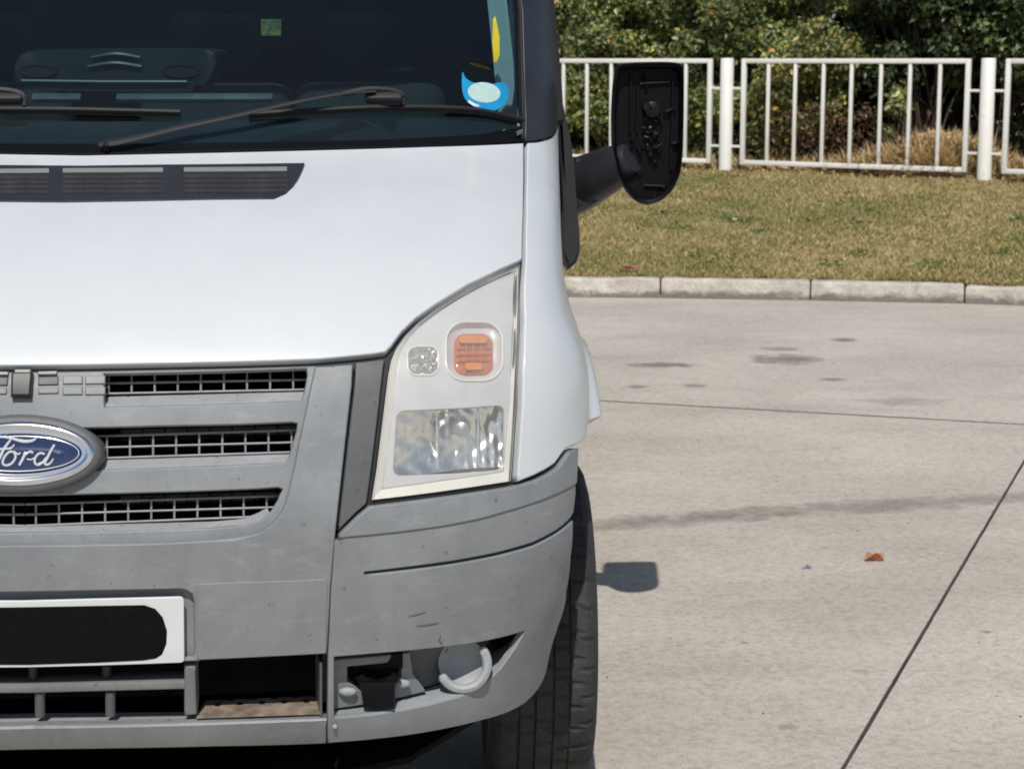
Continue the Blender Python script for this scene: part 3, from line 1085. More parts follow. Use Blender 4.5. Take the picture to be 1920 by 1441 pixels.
def headlamp(side):
    po = U(lamp_out)
    hl = panel('headlight', van, 'lamp_grey', U(lamp_in, D_IN), [U(refl_px, D_IN), U(ind_px, D_IN), U(sid_px, D_IN)], off=D_IN, thick=0.006, r=0.0025, step=0.012, side=side)
    # sloping wall from the lens edge down to the back plate
    A = [S3(a, b, -0.009) for a, b in U(lamp_out)]
    Bv = [S3(a, b, D_IN - 0.001) for a, b in U(lamp_in, D_IN)]
    A = flip(A + A[:1], side); Bv = flip(Bv + Bv[:1], side)
    A2, B2 = [], []
    for i in range(len(A) - 1):
        for t in (0, 0.34, 0.67):
            A2.append(A[i].lerp(A[i + 1], t)); B2.append(Bv[i].lerp(Bv[i + 1], t))
    ribbon('housing_wall', A2 + A2[:1], B2 + B2[:1], 'lamp_cream', hl)
    # main beam reflector: stepped mirror facets
    ring = U(refl_px, D_IN)
    qs = [p[0] for p in ring]; ss = [p[1] for p in ring]
    q0, q1, s0, s1 = min(qs), max(qs), min(ss), max(ss)
    cq, cs = q0 + (q1 - q0) * 0.55, s0 + (s1 - s0) * 0.50
    rnd = random.Random(5)
    nu, nv = 56, 26
    us = np.linspace(q0 - 0.004, q1 + 0.004, nu + 1)
    vs_ = np.linspace(s0 - 0.004, s1 + 0.004, nv + 1)
    ph = [rnd.uniform(0, 6.28) for _ in range(12)]
    V, Fc = [], []
    for j in range(nv + 1):
        for i in range(nu + 1):
            q, s = us[i], vs_[j]
            u, v = (q - cq), (s - cs)
            col = math.floor((q - q0) / 0.016)
            d = D_IN - 0.052 + 2.6 * u * u + 3.4 * v * v + 0.10 * v
            d += 0.0010 * math.sin(q / 0.017 * 6.283) + 0.0017 * math.sin(q * 55 + ph[0] + 2.0 * math.sin(s * 58 + ph[1])) + 0.0015 * math.sin(s * 95 + ph[2] + 1.8 * math.sin(q * 61 + ph[3])) + 0.0014 * math.sin(q * 160 + ph[4] + 2 * math.sin(s * 140))
            d = min(d, D_IN - 0.003)
            p = S3(q, s, 0.0) + Vector((0, -d, 0))
            V.append(Vector((p.x * side, p.y, p.z)))
    for j in range(nv):
        for i in range(nu):
            f = (j * (nu + 1) + i, j * (nu + 1) + i + 1, (j + 1) * (nu + 1) + i + 1, (j + 1) * (nu + 1) + i)
            Fc.append(f if side > 0 else f[::-1])
    mesh('reflector', V, Fc, 'mirror_metal', hl, smooth=True)
    for fq in (0.34, 0.70):                       # upright ribs dividing the reflector
        qa = q0 + (q1 - q0) * fq
        pts = [S3(qa, s0 + (s1 - s0) * t, 0.0) + Vector((0, 0.058, 0)) for t in (0.02, 0.5, 0.98)]
        tube('reflector_rib', flip(pts, side), 0.0028, 'mirror_metal', hl, 6)
    # bulb with its shield
    bp = S3(cq, cs + 0.012, 0) + Vector((0, 0.038, 0)); bp.x *= side
    bm = bmesh.new()
    bm_tube(bm, [bp + Vector((0, 0.05, 0)), bp + Vector((0, 0.01, 0)), bp + Vector((0, -0.008, 0)), bp + Vector((0, -0.013, 0))], [0.016, 0.016, 0.013, 0.004], 14, upv=(0, 0, 1))
    from_bm('bulb_shield', bm, 'steel', hl, smooth=True)
    # indicator: bright dish, ribbed amber glass in it
    o, cen, ring0 = bowl('indicator_dish', ind_px, (0.0, 0.005, 0.014, 0.018), (1.0, 0.94, 0.80, 0.60), 'lamp_grey', hl, side)
    am_px = rrect(851, 626, 925, 704, 20, 5)
    ring1 = chain3(am_px, D_IN - 0.010, side, 0.006)
    c1 = sum(ring1, Vector()) / len(ring1)
    n = len(ring1)
    V, Fc = [], []
    for d, sc in ((0.014, 1.0), (-0.002, 0.99), (-0.006, 0.93), (-0.008, 0.72), (-0.009, 0.4)):
        V += [c1 + (p - c1) * sc + Vector((0, d, 0)) for p in ring1]
    for i in range(4):
        for k in range(n):
            Fc.append((i * n + k, i * n + (k + 1) % n, (i + 1) * n + (k + 1) % n, (i + 1) * n + k))
    V.append(c1 + Vector((0, -0.009, 0)))
    for k in range(n):
        Fc.append((4 * n + k, 4 * n + (k + 1) % n, len(V) - 1))
    if side > 0:
        Fc = [f[::-1] for f in Fc]
    ind = mesh('indicator_lens', V, Fc, 'amber', hl, smooth=True)
    # ribs and the two light patches of the amber glass
    for (x0, y0, x1, y1, mt) in ((861, 629, 914, 643, 'amber_light'), (872, 680, 906, 693, 'amber_light')):
        lp = [Vector((p.x * side, p.y - 0.0004, p.z)) for p in (S3(*unp(a, b, D_IN + 0.002), D_IN + 0.002) for a, b in rrect(x0, y0, x1, y1, 6.4, 4))]
        prism('glass_facet', lp, (0, 0.004, 0), mt, hl, bev=0.0006, seg=1)
    bm = bmesh.new()
    for y in (652, 664, 676):
        a = S3(*unp(856, y, D_IN), D_IN - 0.001); b = S3(*unp(920, y - 2, D_IN), D_IN - 0.001)
        bm_tube(bm, flip([a, b], side), 0.0014, 6)
    for x in (874, 888, 902):
        a = S3(*unp(x, 632, D_IN), D_IN - 0.001); b = S3(*unp(x, 698, D_IN), D_IN - 0.001)
        bm_tube(bm, flip([a, b], side), 0.0012, 6)
    from_bm('glass_ribs', bm, 'amber', hl, smooth=True)
    # side lamp
    o, cen, _ = bowl('side_lamp', sid_px, (0.0, 0.006, 0.012, 0.016), (1.0, 0.86, 0.62, 0.3), 'mirror_metal', hl, side, jitter=0.0035, smooth=False)
    bm = bmesh.new()
    bm_tube(bm, [cen + Vector((0, 0.020, 0)), cen + Vector((0, 0.006, 0)), cen + Vector((0, 0.003, 0))], [0.008, 0.007, 0.003], 10)
    from_bm('side_lamp_bulb', bm, 'steel', hl, smooth=True)
    for px_, w in ((ind_px, 0.0022), (sid_px, 0.0018)):
        lp = chain3(px_, D_IN + 0.001, side, 0.008)
        bm = bmesh.new()
        bm_tube(bm, lp + lp[:2], w, 6, cap=False, upv=(0, 1, 0))
        from_bm('lamp_bezel', bm, 'lamp_cream', hl, smooth=True)
    panel('lens_cover', hl, 'lamp_lens', po, [], off=0.0, thick=0.004, r=0.002, step=0.02, side=side)
    # dark bottom of the lamp, behind all of it
    panel('back_shell', hl, 'slot_dark', [(a, b) for a, b in U([(955, 540), (900, 560), (800, 620), (765, 680), (740, 905), (935, 880)])], [], off=-0.13, thick=0.004, r=0.001, step=0.04, side=side)
for sd in (1, -1):
    headlamp(sd)

# --- centre bumper with the grille set into it
seam_px = [(664, 676), (661, 720), (652, 800), (642, 890), (630, 1000), (621, 1100), (614, 1226)]
gr_out = [(CX, 703), (300, 699), (588, 691), (583, 720), (573, 770), (560, 830), (549, 885), (540, 925), (530, 955), (512, 980), (485, 998), (440, 1009), (300, 1017), (150, 1020), (CX, 1021)]
plate_rec = [(CX, 1111), (200, 1108), (335, 1105), (348, 1107), (359, 1114), (363, 1128), (365, 1239), (CX, 1250)]
cb_px = [(CX, 697), (300, 693), (600, 685)] + [(663, 681)] + seam_px[1:] + [(500, 1232), (366, 1238.5), (CX, 1250)]
gi = [(CX, 1021), (150, 1020), (300, 1017), (440, 1009), (485, 998), (512, 980), (530, 955), (540, 925), (549, 885), (560, 830), (573, 770), (583, 720), (588, 700), (590, 686)]
cb_poly = half_sym(gi + [(663, 681)] + seam_px[1:] + [(500, 1232), (366, 1238.5), (CX, 1250)])
pr = half_sym(plate_rec)
pr_hole = [(a, b if b > min(c[1] for c in pr) + 0.010 else b + 0.006) for a, b in pr]
bumper = panel('front_bumper', van, 'grey_plastic', cb_poly, [pr_hole], off=0.0, thick=0.009, r=0.004, step=0.012)
# a soft horizontal ridge line is formed by the slightly proud lower band
lowband = half_sym([(364.5, 1092), (450, 1089), (560, 1086), (617, 1083), (613, 1226), (500, 1232), (367, 1238)])
lb = U([(368, 1094), (450, 1090), (560, 1087), (615, 1084), (611, 1224), (500, 1230), (369, 1236)])
for sd in (1, -1):
    panel('lower_band', bumper, 'grey_plastic', lb, [], off=0.0014, thick=0.006, r=0.0016, step=0.012, side=sd)

# grille insert, set back, with its three slots
GO = -0.009
g_in = [(CX, 696), (300, 692), (585, 684), (580, 720), (570, 770), (557, 830), (546, 885), (537, 923), (527, 952), (509, 976), (483, 994), (438, 1005), (300, 1013), (150, 1016), (CX, 1017)]
g_big = [(CX, 697), (300, 693), (594, 685), (592, 720), (582, 770), (569, 830), (558, 885), (549, 928), (538, 962), (519, 989), (489, 1007), (441, 1017), (300, 1025), (150, 1028), (CX, 1029)]
slot1 = [(196, 701), (350, 698), (574, 691), (576, 702), (571, 730), (566, 750), (420, 756), (300, 759), (196, 762)]
slot2 = [(150, 803), (300, 799), (450, 796), (549, 792), (557, 794), (556, 806), (549, 830), (541, 858), (535, 866), (400, 873), (250, 878), (150, 881)]
slot3 = [(CX, 930), (200, 926), (350, 922), (480, 917), (522, 914), (529, 917), (521, 936), (508, 958), (490, 974), (460, 984), (400, 989), (300, 993), (150, 997), (CX, 998)]
s1, s2, s3 = U(slot1, GO), U(slot2, GO), half_sym(slot3, GO)
mir = lambda P: [(-a, b) for a, b in P]
grille = panel('grille', van, 'grey_plastic', half_sym(g_big, GO), [s1, mir(s1), s2, mir(s2), s3], off=GO, thick=0.008, r=0.003, step=0.012)
MD = -0.040
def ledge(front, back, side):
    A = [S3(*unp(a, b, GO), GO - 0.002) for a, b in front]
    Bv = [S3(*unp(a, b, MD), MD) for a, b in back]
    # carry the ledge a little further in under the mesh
    ribbon('ledge', flip(A, side), flip(Bv, side), 'sunlit_plastic', grille, thick=0.003)
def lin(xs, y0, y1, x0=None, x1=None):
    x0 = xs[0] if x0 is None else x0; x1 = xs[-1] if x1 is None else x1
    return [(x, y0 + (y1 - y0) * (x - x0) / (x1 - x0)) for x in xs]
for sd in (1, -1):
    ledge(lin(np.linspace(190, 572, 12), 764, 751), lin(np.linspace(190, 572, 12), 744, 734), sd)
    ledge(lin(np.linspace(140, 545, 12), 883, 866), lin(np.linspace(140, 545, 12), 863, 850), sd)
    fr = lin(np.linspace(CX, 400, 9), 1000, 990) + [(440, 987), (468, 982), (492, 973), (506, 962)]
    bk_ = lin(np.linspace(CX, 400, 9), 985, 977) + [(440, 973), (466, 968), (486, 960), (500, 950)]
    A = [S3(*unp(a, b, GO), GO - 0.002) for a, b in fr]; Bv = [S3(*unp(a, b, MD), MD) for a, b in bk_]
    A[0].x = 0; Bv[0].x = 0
    ribbon('ledge', flip(A, sd), flip(Bv, sd), 'sunlit_plastic', grille, thick=0.003)

def mesh_insert(xs, rows, side):
    bm = bmesh.new()
    for (ya, yb) in rows:
        pts = [S3(*unp(x, ya + (yb - ya) * (x - xs[0]) / (xs[-1] - xs[0]), MD), MD + 0.003) for x in np.linspace(xs[0], xs[-1], 14)]
        bm_tube(bm, flip(pts, side), 0.0018, 4, flat=1.0)
    for x in xs[1:-1]:
        t = (x - xs[0]) / (xs[-1] - xs[0])
        a = S3(*unp(x, rows[0][0] + (rows[0][1] - rows[0][0]) * t, MD), MD + 0.003)
        b = S3(*unp(x, rows[-1][0] + (rows[-1][1] - rows[-1][0]) * t, MD), MD + 0.003)
        bm_tube(bm, flip([a, b], side), 0.0016, 4)
    return from_bm('grille_mesh', bm, 'mesh_grey', grille)
for sd in (1, -1):
    mesh_insert([190] + [204 + 43.2 * k for k in range(9)] + [580], [(702, 692), (720, 713), (739, 731)], sd)
    mesh_insert([150, 158] + [201 + 43.2 * k for k in range(9)] + [565], [(819, 806), (840, 829), (860, 847)], sd)
    mesh_insert([CX] + [68 + 43.2 * k for k in range(11)] + [530], [(945, 929), (964, 950), (985, 966)], sd)
# blanked cells of the top slot, with the bonnet catch
for k in range(4):
    for j in range(2):
        x0, x1 = 118 + (k - 0) * 39.5 - (79 if k > 1 else 0), 0
rec_cells = [(118, 155), (160, 198)]
for sd in (1, -1):
    for (x0, x1) in rec_cells:
        for (y0, y1) in ((705, 721), (725, 741)):
            P = U([(x0, y0), (x1, y0 - 0.6), (x1, y1 - 0.6), (x0, y1)], GO)
            panel('blank_cell', grille, 'grey_plastic', P, [], off=GO + 0.003, thick=0.006, r=0.002, step=0.02, side=sd)
for sd in (1, -1):
    lo = S3(*unp(92, 716, GO), GO + 0.003)
    for (x0, x1) in ((72, 108),):
        P = U([(x0, 698), (x1, 697), (x1, 704), (x0, 705)], GO)
        panel('latch_clip', grille, 'mesh_grey', P, [], off=GO + 0.006, thick=0.012, r=0.002, step=0.02, side=sd)
        P = U([(x0, 707), (x1 + 2, 706), (x1 + 2, 722), (x0, 723)], GO)
        panel('latch_plate', grille, 'trim_plastic', P, [], off=GO + 0.003, thick=0.008, r=0.002, step=0.02, side=sd)
        P = U([(x0, 727), (x1 + 2, 726), (x1 + 2, 738), (x0, 739)], GO)
        panel('latch_plate', grille, 'grey_plastic', P, [], off=GO + 0.003, thick=0.008, r=0.002, step=0.02, side=sd)
P = [(-0.016, b) if a < 48 else (0.016, b) for a, b in [(30, 0), (66, 0), (66, 1), (30, 1)]]
sa, sb = unp(48, 746, GO)[1], unp(48, 703, GO)[1]
panel('bonnet_catch', grille, 'vent_plastic', [(-0.016, sa), (0.016, sa), (0.017, sb), (-0.017, sb)], [], off=GO + 0.016, thick=0.02, r=0.004, step=0.02)
panel('catch_tab', grille, 'mesh_grey', [(-0.013, sb - 0.004), (0.013, sb - 0.004), (0.013, sb + 0.006), (-0.013, sb + 0.006)], [], off=GO + 0.012, thick=0.01, r=0.002, step=0.02)
# dark radiator behind
rad = [(-0.47, float(s_of(0.52))), (0.47, float(s_of(0.52))), (0.50, float(s_of(0.86))), (-0.50, float(s_of(0.86)))]
panel('radiator', van, 'slot_dark', rad, [], off=-0.13, thick=0.01, r=0.001, step=0.05)
bm = bmesh.new()
rr_ = random.Random(3)
for k in range(16):
    q0 = rr_.uniform(0.12, 0.38) * rr_.choice((-1, 1))
    p = S3(q0, float(s_of(rr_.choice((0.595, 0.605, 0.70, 0.71)))), -0.075)
    bm_box(bm, p, (rr_.uniform(0.008, 0.02), 0.01, rr_.uniform(0.004, 0.008)))
from_bm('cooling_fins', bm, 'fin_dark', van)

# --- badge
bc = S3(0.0, unp(46, 851)[1], 0.004)
bn = Vector(skin_n(0.0, unp(46, 851)[1]).tolist())
bx = Vector((1, 0, 0)); bup = bx.cross(bn) * -1
if bup.z < 0: bup = -bup
bax = (at_plane(171, 850, bc, bn) - bc).dot(bx)
bay = (at_plane(46, 797, bc, bn) - bc).dot(bup) * 0.985
badge = None
def ellring(name, stops, mat, parent, seg=72, cap=False):
    V, Fc = [], []
    for (sx, h) in stops:
        for k in range(seg):
            a = 2 * math.pi * k / seg
            V.append(bc + bx * (math.cos(a) * (bax + sx)) + bup * (math.sin(a) * (bay + sx)) + bn * h)
    for i in range(len(stops) - 1):
        for k in range(seg):
            Fc.append((i * seg + k, i * seg + (k + 1) % seg, (i + 1) * seg + (k + 1) % seg, (i + 1) * seg + k))
    if cap:
        V.append(bc + bn * (stops[-1][1] + 0.001))
        for k in range(seg):
            Fc.append(((len(stops) - 1) * seg + k, (len(stops) - 1) * seg + (k + 1) % seg, len(V) - 1))
    return mesh(name, V, Fc, mat, parent, smooth=True)
badge = ellring('badge', [(0.019, -0.045), (0.018, 0.002), (0.015, 0.007), (0.008, 0.010), (-0.004, 0.0105)], 'trim_plastic', van)
ellring('chrome_ring', [(0.0065, 0.007), (0.0055, 0.012), (0.0015, 0.0145), (-0.003, 0.0150), (-0.006, 0.0115), (-0.009, 0.011), (-0.0115, 0.0125), (-0.0130, 0.0115)], 'chrome', badge)
ellring('blue_oval', [(-0.0120, 0.0085), (-0.0135, 0.0105), (-0.018, 0.0114), (-0.030, 0.0121), (-0.045, 0.0125)], 'badge_blue', badge, cap=True)
ellring('inner_line', [(-0.0165, 0.0118), (-0.0168, 0.0126), (-0.0181, 0.0128), (-0.0184, 0.012)], 'badge_silver', badge)
def stroke(pl, w, bm):
    """a pen stroke of the script: pixel polyline on the badge face"""
    P = catmull([at_plane(a, b, bc + bn * 0.0140, bn) for a, b in pl], 5)
    m = len(P)
    ws = w if hasattr(w, '__len__') else [w] * len(pl)
    rad = [float(np.interp(i / (m - 1) * (len(pl) - 1), range(len(pl)), ws)) * 0.5 / 1170.0 for i in range(m)]
    bm_tube(bm, P, rad, 6, True, 0.5, upv=tuple(bn))
bm = bmesh.new()
stroke([(-42, 846), (-46, 838), (-42, 829), (-28, 822), (-8, 819), (8, 819), (24, 822), (38, 826), (50, 827), (62, 825), (69, 820)], [2, 4, 5, 5, 5, 4.5, 5, 6, 6.5, 5, 2], bm)
stroke([(20, 824), (8, 840), (0, 856), (-8, 870), (-20, 876), (-30, 872), (-32, 864)], [4, 5.5, 6, 5, 4.5, 4, 3], bm)
stroke([(-14, 848), (-2, 842), (10, 841), (20, 840), (27, 833)], [2.5, 4, 4, 4, 3], bm)
stroke([(27, 847), (17, 847), (8, 857), (5, 868), (12, 872), (22, 868), (29, 857), (27, 847), (33, 851), (39, 848)], [4.5, 4.5, 4.5, 4.5, 4.5, 4.5, 4.5, 4.5, 3.5, 3], bm)
stroke([(47, 846), (44, 857), (39, 866), (36, 872)], [4.5, 5, 5, 4.5], bm)
stroke([(42, 858), (50, 850), (57, 846), (62, 849)], [3.5, 4, 4.5, 4.5], bm)
stroke([(50, 860), (58, 861), (66, 857)], [3, 3, 3], bm)
stroke([(84, 851), (75, 849), (67, 856), (65, 866), (71, 871), (80, 866), (87, 857)], [4, 4.5, 4.5, 4.5, 4.5, 4.5, 4], bm)
stroke([(102, 833), (95, 845), (89, 857), (84, 867), (88, 871), (95, 867), (100, 859)], [4.5, 5, 5, 5, 4, 3.5, 2.5], bm)
from_bm('script_lettering', bm, 'badge_silver', badge, smooth=True)

# --- number plate in its recess
rec = [(a, b) for a, b in half_sym([(CX, 1100), (200, 1098), (372, 1094), (374, 1246), (CX, 1258)])]
panel('plate_recess', bumper, 'grey_plastic', rec, [], off=-0.014, thick=0.006, r=0.002, step=0.02)
pl_poly = half_sym([(CX, 1126), (200, 1122), (338, 1118.5), (343, 1121), (345, 1126), (346, 1234), (345, 1239), (340, 1242), (200, 1247), (CX, 1251)], 0.0035)
plate = panel('number_plate', van, 'plate_white', pl_poly, [], off=0.0035, thick=0.004, r=0.0015, step=0.014)
cv = half_sym([(CX, 1138), (180, 1135.5), (270, 1134), (291, 1141), (305, 1157), (313, 1182), (312, 1206), (304, 1226), (292, 1234), (270, 1237.5), (180, 1242), (CX, 1246)], 0.0045)
panel('black_patch', plate, 'cover_black', cv, [], off=0.0045, thick=0.002, r=0.0006, step=0.014)

# --- lower intake
def pxp(pl, off):
    return [S3(*unp(a, b, off), off) for a, b in pl]
def bar(name, top, bot, off, depth, side, mat='grey_plastic', parent=None, zero=False):
    """a horizontal blade: front face between two pixel lines, top face running back"""
    A, Bv = pxp(top, off), pxp(bot, off)
    if zero:
        A[0].x = 0; Bv[0].x = 0
    n = len(A)
    V = []
    for a, b in zip(A, Bv):
        V += [a, b, b + Vector((0, depth, 0)), a + Vector((0, depth, 0.002))]
    Fc = []
    for i in range(n - 1):
        for k in range(4):
            Fc.append((i * 4 + k, i * 4 + (k + 1) % 4, (i + 1) * 4 + (k + 1) % 4, (i + 1) * 4 + k))
    Fc += [(3, 2, 1, 0), tuple((n - 1) * 4 + k for k in range(4))]
    V = [Vector((p.x * side, p.y, p.z)) for p in V]
    bm = bmesh.new()
    vv = [bm.verts.new(p) for p in V]
    for f in Fc:
        bm.faces.new([vv[i] for i in f])
    bmesh.ops.recalc_face_normals(bm, faces=bm.faces)
    lng = [e for e in bm.edges if e.calc_length() < 1e9 and abs(e.verts[0].co.x - e.verts[1].co.x) > 0.005]
    bmesh.ops.bevel(bm, geom=lng, offset=0.0025, segments=2, affect='EDGES', profile=0.5)
    return from_bm(name, bm, mat, parent or bumper, smooth=True)
for sd in (1, -1):
    xs = np.linspace(CX, 352, 8)
    bar('intake_blade', lin(xs, 1284, 1276), lin(xs, 1299, 1291), -0.008, 0.05, sd, 'lip_plastic', zero=True)
    for (xa, ya, yb) in ((75, 1300, 1336), (207, 1299, 1335), (62, 1252, 1281), (200, 1250, 1279)):
        if sd < 0 and xa < 100:
            continue
        o_ = -0.02 if ya > 1280 else -0.035
        a, b = S3(*unp(xa, ya, o_), o_), S3(*unp(xa, yb, o_), o_)
        tube('intake_post', flip([a + Vector((0, 0, 0.004)), b - Vector((0, 0, 0.004))], sd), [0.0085, 0.0085], 'trim_plastic' if ya > 1280 else 'vent_plastic', bumper, 10)
    # upright between the two openings
    P = U([(345, 1248), (367, 1247), (370, 1340), (345, 1342)], -0.006)
    panel('intake_upright', bumper, 'lip_plastic', P, [], off=-0.006, thick=0.06, r=0.004, step=0.012, side=sd)
    # right opening: side wall, back and perforated tread
    a = pxp([(604, 1243), (604, 1342)], -0.004)
    b = [p + Vector((-0.012, 0.09, 0)) for p in a]
    ribbon('opening_wall', flip(a, sd), flip(b, sd), 'trim_plastic', bumper, thick=0.004)
    xs2 = np.linspace(368, 603, 7)
    front = pxp(lin(xs2, 1342, 1334), -0.008)
    back = [at_y(x, y, p.y + 0.085) for (x, y), p in zip(lin(np.linspace(385, 603, 7), 1312, 1303), front)]
    tr_ = ribbon('step_tread', flip(front, sd), flip(back, sd), 'rust', bumper, thick=0.004)
    bm = bmesh.new()
    for k in range(5):
        t = (k + 0.7) / 5.4
        f_, b_ = front[0].lerp(front[-1], t), back[0].lerp(back[-1], t)
        for m_, rr0 in ((0.62, 0.0055), (0.97, 0.007)):
            p = f_.lerp(b_, m_) + Vector((0, 0, 0.0012))
            if m_ > 0.9: p += Vector((0.018, 0, 0))
            bm_tube(bm, flip([p, p + Vector((0, 0, 0.0016))], sd), rr0, 10, upv=(0, 1, 0))
    from_bm('tread_hole', bm, 'slot_dark', bumper)
# inside of the intakes
ink = [(-0.52, float(s_of(0.24))), (0.52, float(s_of(0.24))), (0.52, float(s_of(0.46))), (-0.52, float(s_of(0.46)))]
panel('intake_back', bumper, 'slot_dark', ink, [], off=-0.12, thick=0.004, r=0.001, step=0.05)
# lower lip: bright upward ledge and front face
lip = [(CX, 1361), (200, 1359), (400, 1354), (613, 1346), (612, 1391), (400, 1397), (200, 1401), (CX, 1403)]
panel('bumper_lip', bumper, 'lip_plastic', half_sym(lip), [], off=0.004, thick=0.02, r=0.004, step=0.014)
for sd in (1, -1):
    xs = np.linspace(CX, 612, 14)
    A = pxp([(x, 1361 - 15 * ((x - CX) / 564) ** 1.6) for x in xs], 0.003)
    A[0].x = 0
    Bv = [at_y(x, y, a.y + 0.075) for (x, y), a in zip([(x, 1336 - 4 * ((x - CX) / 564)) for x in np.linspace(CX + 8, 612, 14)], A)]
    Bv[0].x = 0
    ribbon('lip_ledge', flip(A, sd), flip(Bv, sd), 'sunlit_plastic', bumper, thick=0.004)

# --- bumper corners
def corner(side):
    # dark angled trim between grille panel and lamp
    P = U([(667, 678), (722, 671), (716, 720), (707, 800), (697, 880), (688, 944), (668, 962), (645, 985), (634, 997), (646, 890), (656, 800), (665, 720)])
    fog_hole = [(627, 1231), (700, 1225), (800, 1216), (900, 1203), (984, 1182), (966, 1213), (940, 1250), (905, 1283), (860, 1305), (800, 1321), (700, 1338), (627, 1345)]
    cb = panel('bumper_corner', van, 'grey_plastic',
               U([(627, 1014), (646, 1002), (740, 992), (830, 980), (900, 966), (960, 949), (1020, 929), (1079, 899), (1079, 925), (1075, 960), (1068, 972), (1045, 992), (1000, 1016), (930, 1036), (850, 1051), (760, 1063), (684, 1072), (684, 1077), (760, 1069), (850, 1057), (930, 1042), (1000, 1023), (1045, 999), (1070, 979), (1074, 975),
                  (1070, 1040), (1062, 1105), (1056, 1150), (1046, 1205), (1030, 1250), (1008, 1291), (985, 1316), (955, 1333), (900, 1350), (840, 1364), (760, 1378), (690, 1386), (614, 1392), (614.5, 1300), (615, 1226), (620, 1110)]),
               [U(fog_hole)], off=0.001, thick=0.012, r=0.0025, step=0.012, side=side)
    panel('lamp_trim', cb, 'trim_plastic', P, [], off=-0.002, thick=0.02, r=0.003, step=0.012, side=side)
    # sloping shoulder below the lamp
    P = U([(692, 948), (760, 940), (830, 931), (900, 921), (962, 911), (1003, 899), (1026, 888), (1045, 875), (1058, 857), (1066, 845), (1082, 840), (1081, 870), (1079, 906), (1020, 936), (960, 956), (900, 973), (830, 987), (740, 999), (646, 1008), (632, 1011), (637, 999), (670, 966)])
    panel('bumper_shoulder', cb, 'grey_plastic', P, [], off=0.0042, thick=0.02, r=0.004, step=0.012, side=side)
    # inside floor of the fog lamp opening
    fr = catmull([(615, 1348, 0), (700, 1340, 0), (800, 1322, 0), (860, 1306, 0), (905, 1284, 0), (940, 1252, 0), (966, 1215, 0), (988, 1182, 0)], 4)
    bkp = catmull([(618, 1332, 0), (690, 1322, 0), (770, 1302, 0), (830, 1284, 0), (870, 1268, 0), (915, 1236, 0), (950, 1212, 0), (980, 1182, 0)], 4)
    A = pxp([(p.x, p.y) for p in fr], -0.001)
    Bv = []
    for a, p in zip(A, bkp):
        Bv.append(at_y(p.x, p.y, a.y + 0.055))
    ribbon('lip_ledge', flip(A, side), flip(Bv, side), 'sunlit_plastic', cb, thick=0.004)
    # recess behind: back wall
    P = U([(612, 1220), (990, 1172), (985, 1195), (930, 1275), (860, 1310), (700, 1345), (612, 1352)])
    panel('fog_recess', cb, 'trim_plastic', P, [], off=-0.058, thick=0.006, r=0.002, step=0.02, side=side)
    P = U([(922, 1192), (988, 1176), (960, 1206), (930, 1222)], -0.05)
    panel('recess_shadow', cb, 'slot_dark', P, [], off=-0.054, thick=0.003, r=0.001, step=0.02, side=side)  # dark sheet standing for the shadow at the recess's outer end
    P = U([(640, 1000), (1074, 915), (1070, 990), (1040, 1030), (850, 1080), (640, 1100)])
    panel('groove_backing', cb, 'trim_plastic', P, [], off=-0.010, thick=0.003, r=0.001, step=0.03, side=side)
    # left pocket block with the towing eye
    P = U([(620, 1236), (770, 1222), (775, 1262), (800, 1296), (700, 1318), (622, 1330)], -0.035)
    panel('tow_pocket', cb, 'grey_plastic', P, [U([(652, 1250), (752, 1240), (752, 1268), (735, 1290), (672, 1292), (652, 1275)], -0.035)], off=-0.035, thick=0.02, r=0.003, step=0.012, side=side)
    P = U([(640, 1240), (765, 1232), (765, 1300), (640, 1305)], -0.056)
    panel('pocket_back', cb, 'slot_dark', P, [], off=-0.0515, thick=0.003, r=0.001, step=0.02, side=side)
    bm = bmesh.new()
    c0 = S3(*unp(708, 1268, -0.03), -0.03)
    ringp = []
    for k in range(15):
        a = R(200 - 220 * k / 14)
        ringp.append(c0 + Vector((math.cos(a) * 0.034, -0.004, -abs(math.sin(a)) * 0.026 if math.sin(a) > 0 else 0.012)))
    ringp = [c0 + Vector((math.cos(R(190 + 160 * k / 14)) * 0.032, -0.004, math.sin(R(190 + 160 * k / 14)) * 0.022 + 0.010)) for k in range(15)]
    bm_tube(bm, flip(ringp, side), 0.0095, 8)
    c1 = S3(*unp(711, 1306, -0.02), -0.02)
    loopw = [c0 + Vector((-0.030, 0, -0.002)), c0 + Vector((0.030, 0, -0.002)), c1 + Vector((0.026, 0, -0.012)), c1 + Vector((-0.026, 0, -0.012))]
    bm2 = bmesh.new()
    from_bm('towing_eye', bm, 'black_plastic', cb, smooth=True)
    prism('tow_cover', flip(loopw, side), (0, -0.022, 0), 'black_plastic', cb, bev=0.005)
    c2 = S3(*unp(708, 1243, -0.03), -0.03)
    box('tow_bracket', Vector((c2.x * side, c2.y + 0.02, c2.z)), (0.085, 0.02, 0.03), 'black_plastic', cb, bev=0.004)
    for (x, y) in ((652, 1296), (752, 1281)):
        p = S3(*unp(x, y, -0.030), -0.030)
        bm = bmesh.new()
        bmesh.ops.create_icosphere(bm, subdivisions=2, radius=0.011)
        for v in bm.verts:
            v.co = Vector((v.co.x * 1.5 * side + p.x * side, v.co.y * 0.6 + p.y, v.co.z * 0.75 + p.z))
        from_bm('pocket_boss', bm, 'sunlit_plastic', cb, smooth=True)
    # fog lamp blank: cup, tilted disc and the thick C-shaped rim
    fc = S3(*unp(864, 1240, -0.04), -0.036)
    fn = Vector((0.10, -1, 0.16)).normalized()
    fu = Vector((0, 0, 1)) - fn * fn.z; fu.normalize()
    fx = fu.cross(fn) * -1
    if fx.x < 0: fx = -fx
    rr0 = 0.0415
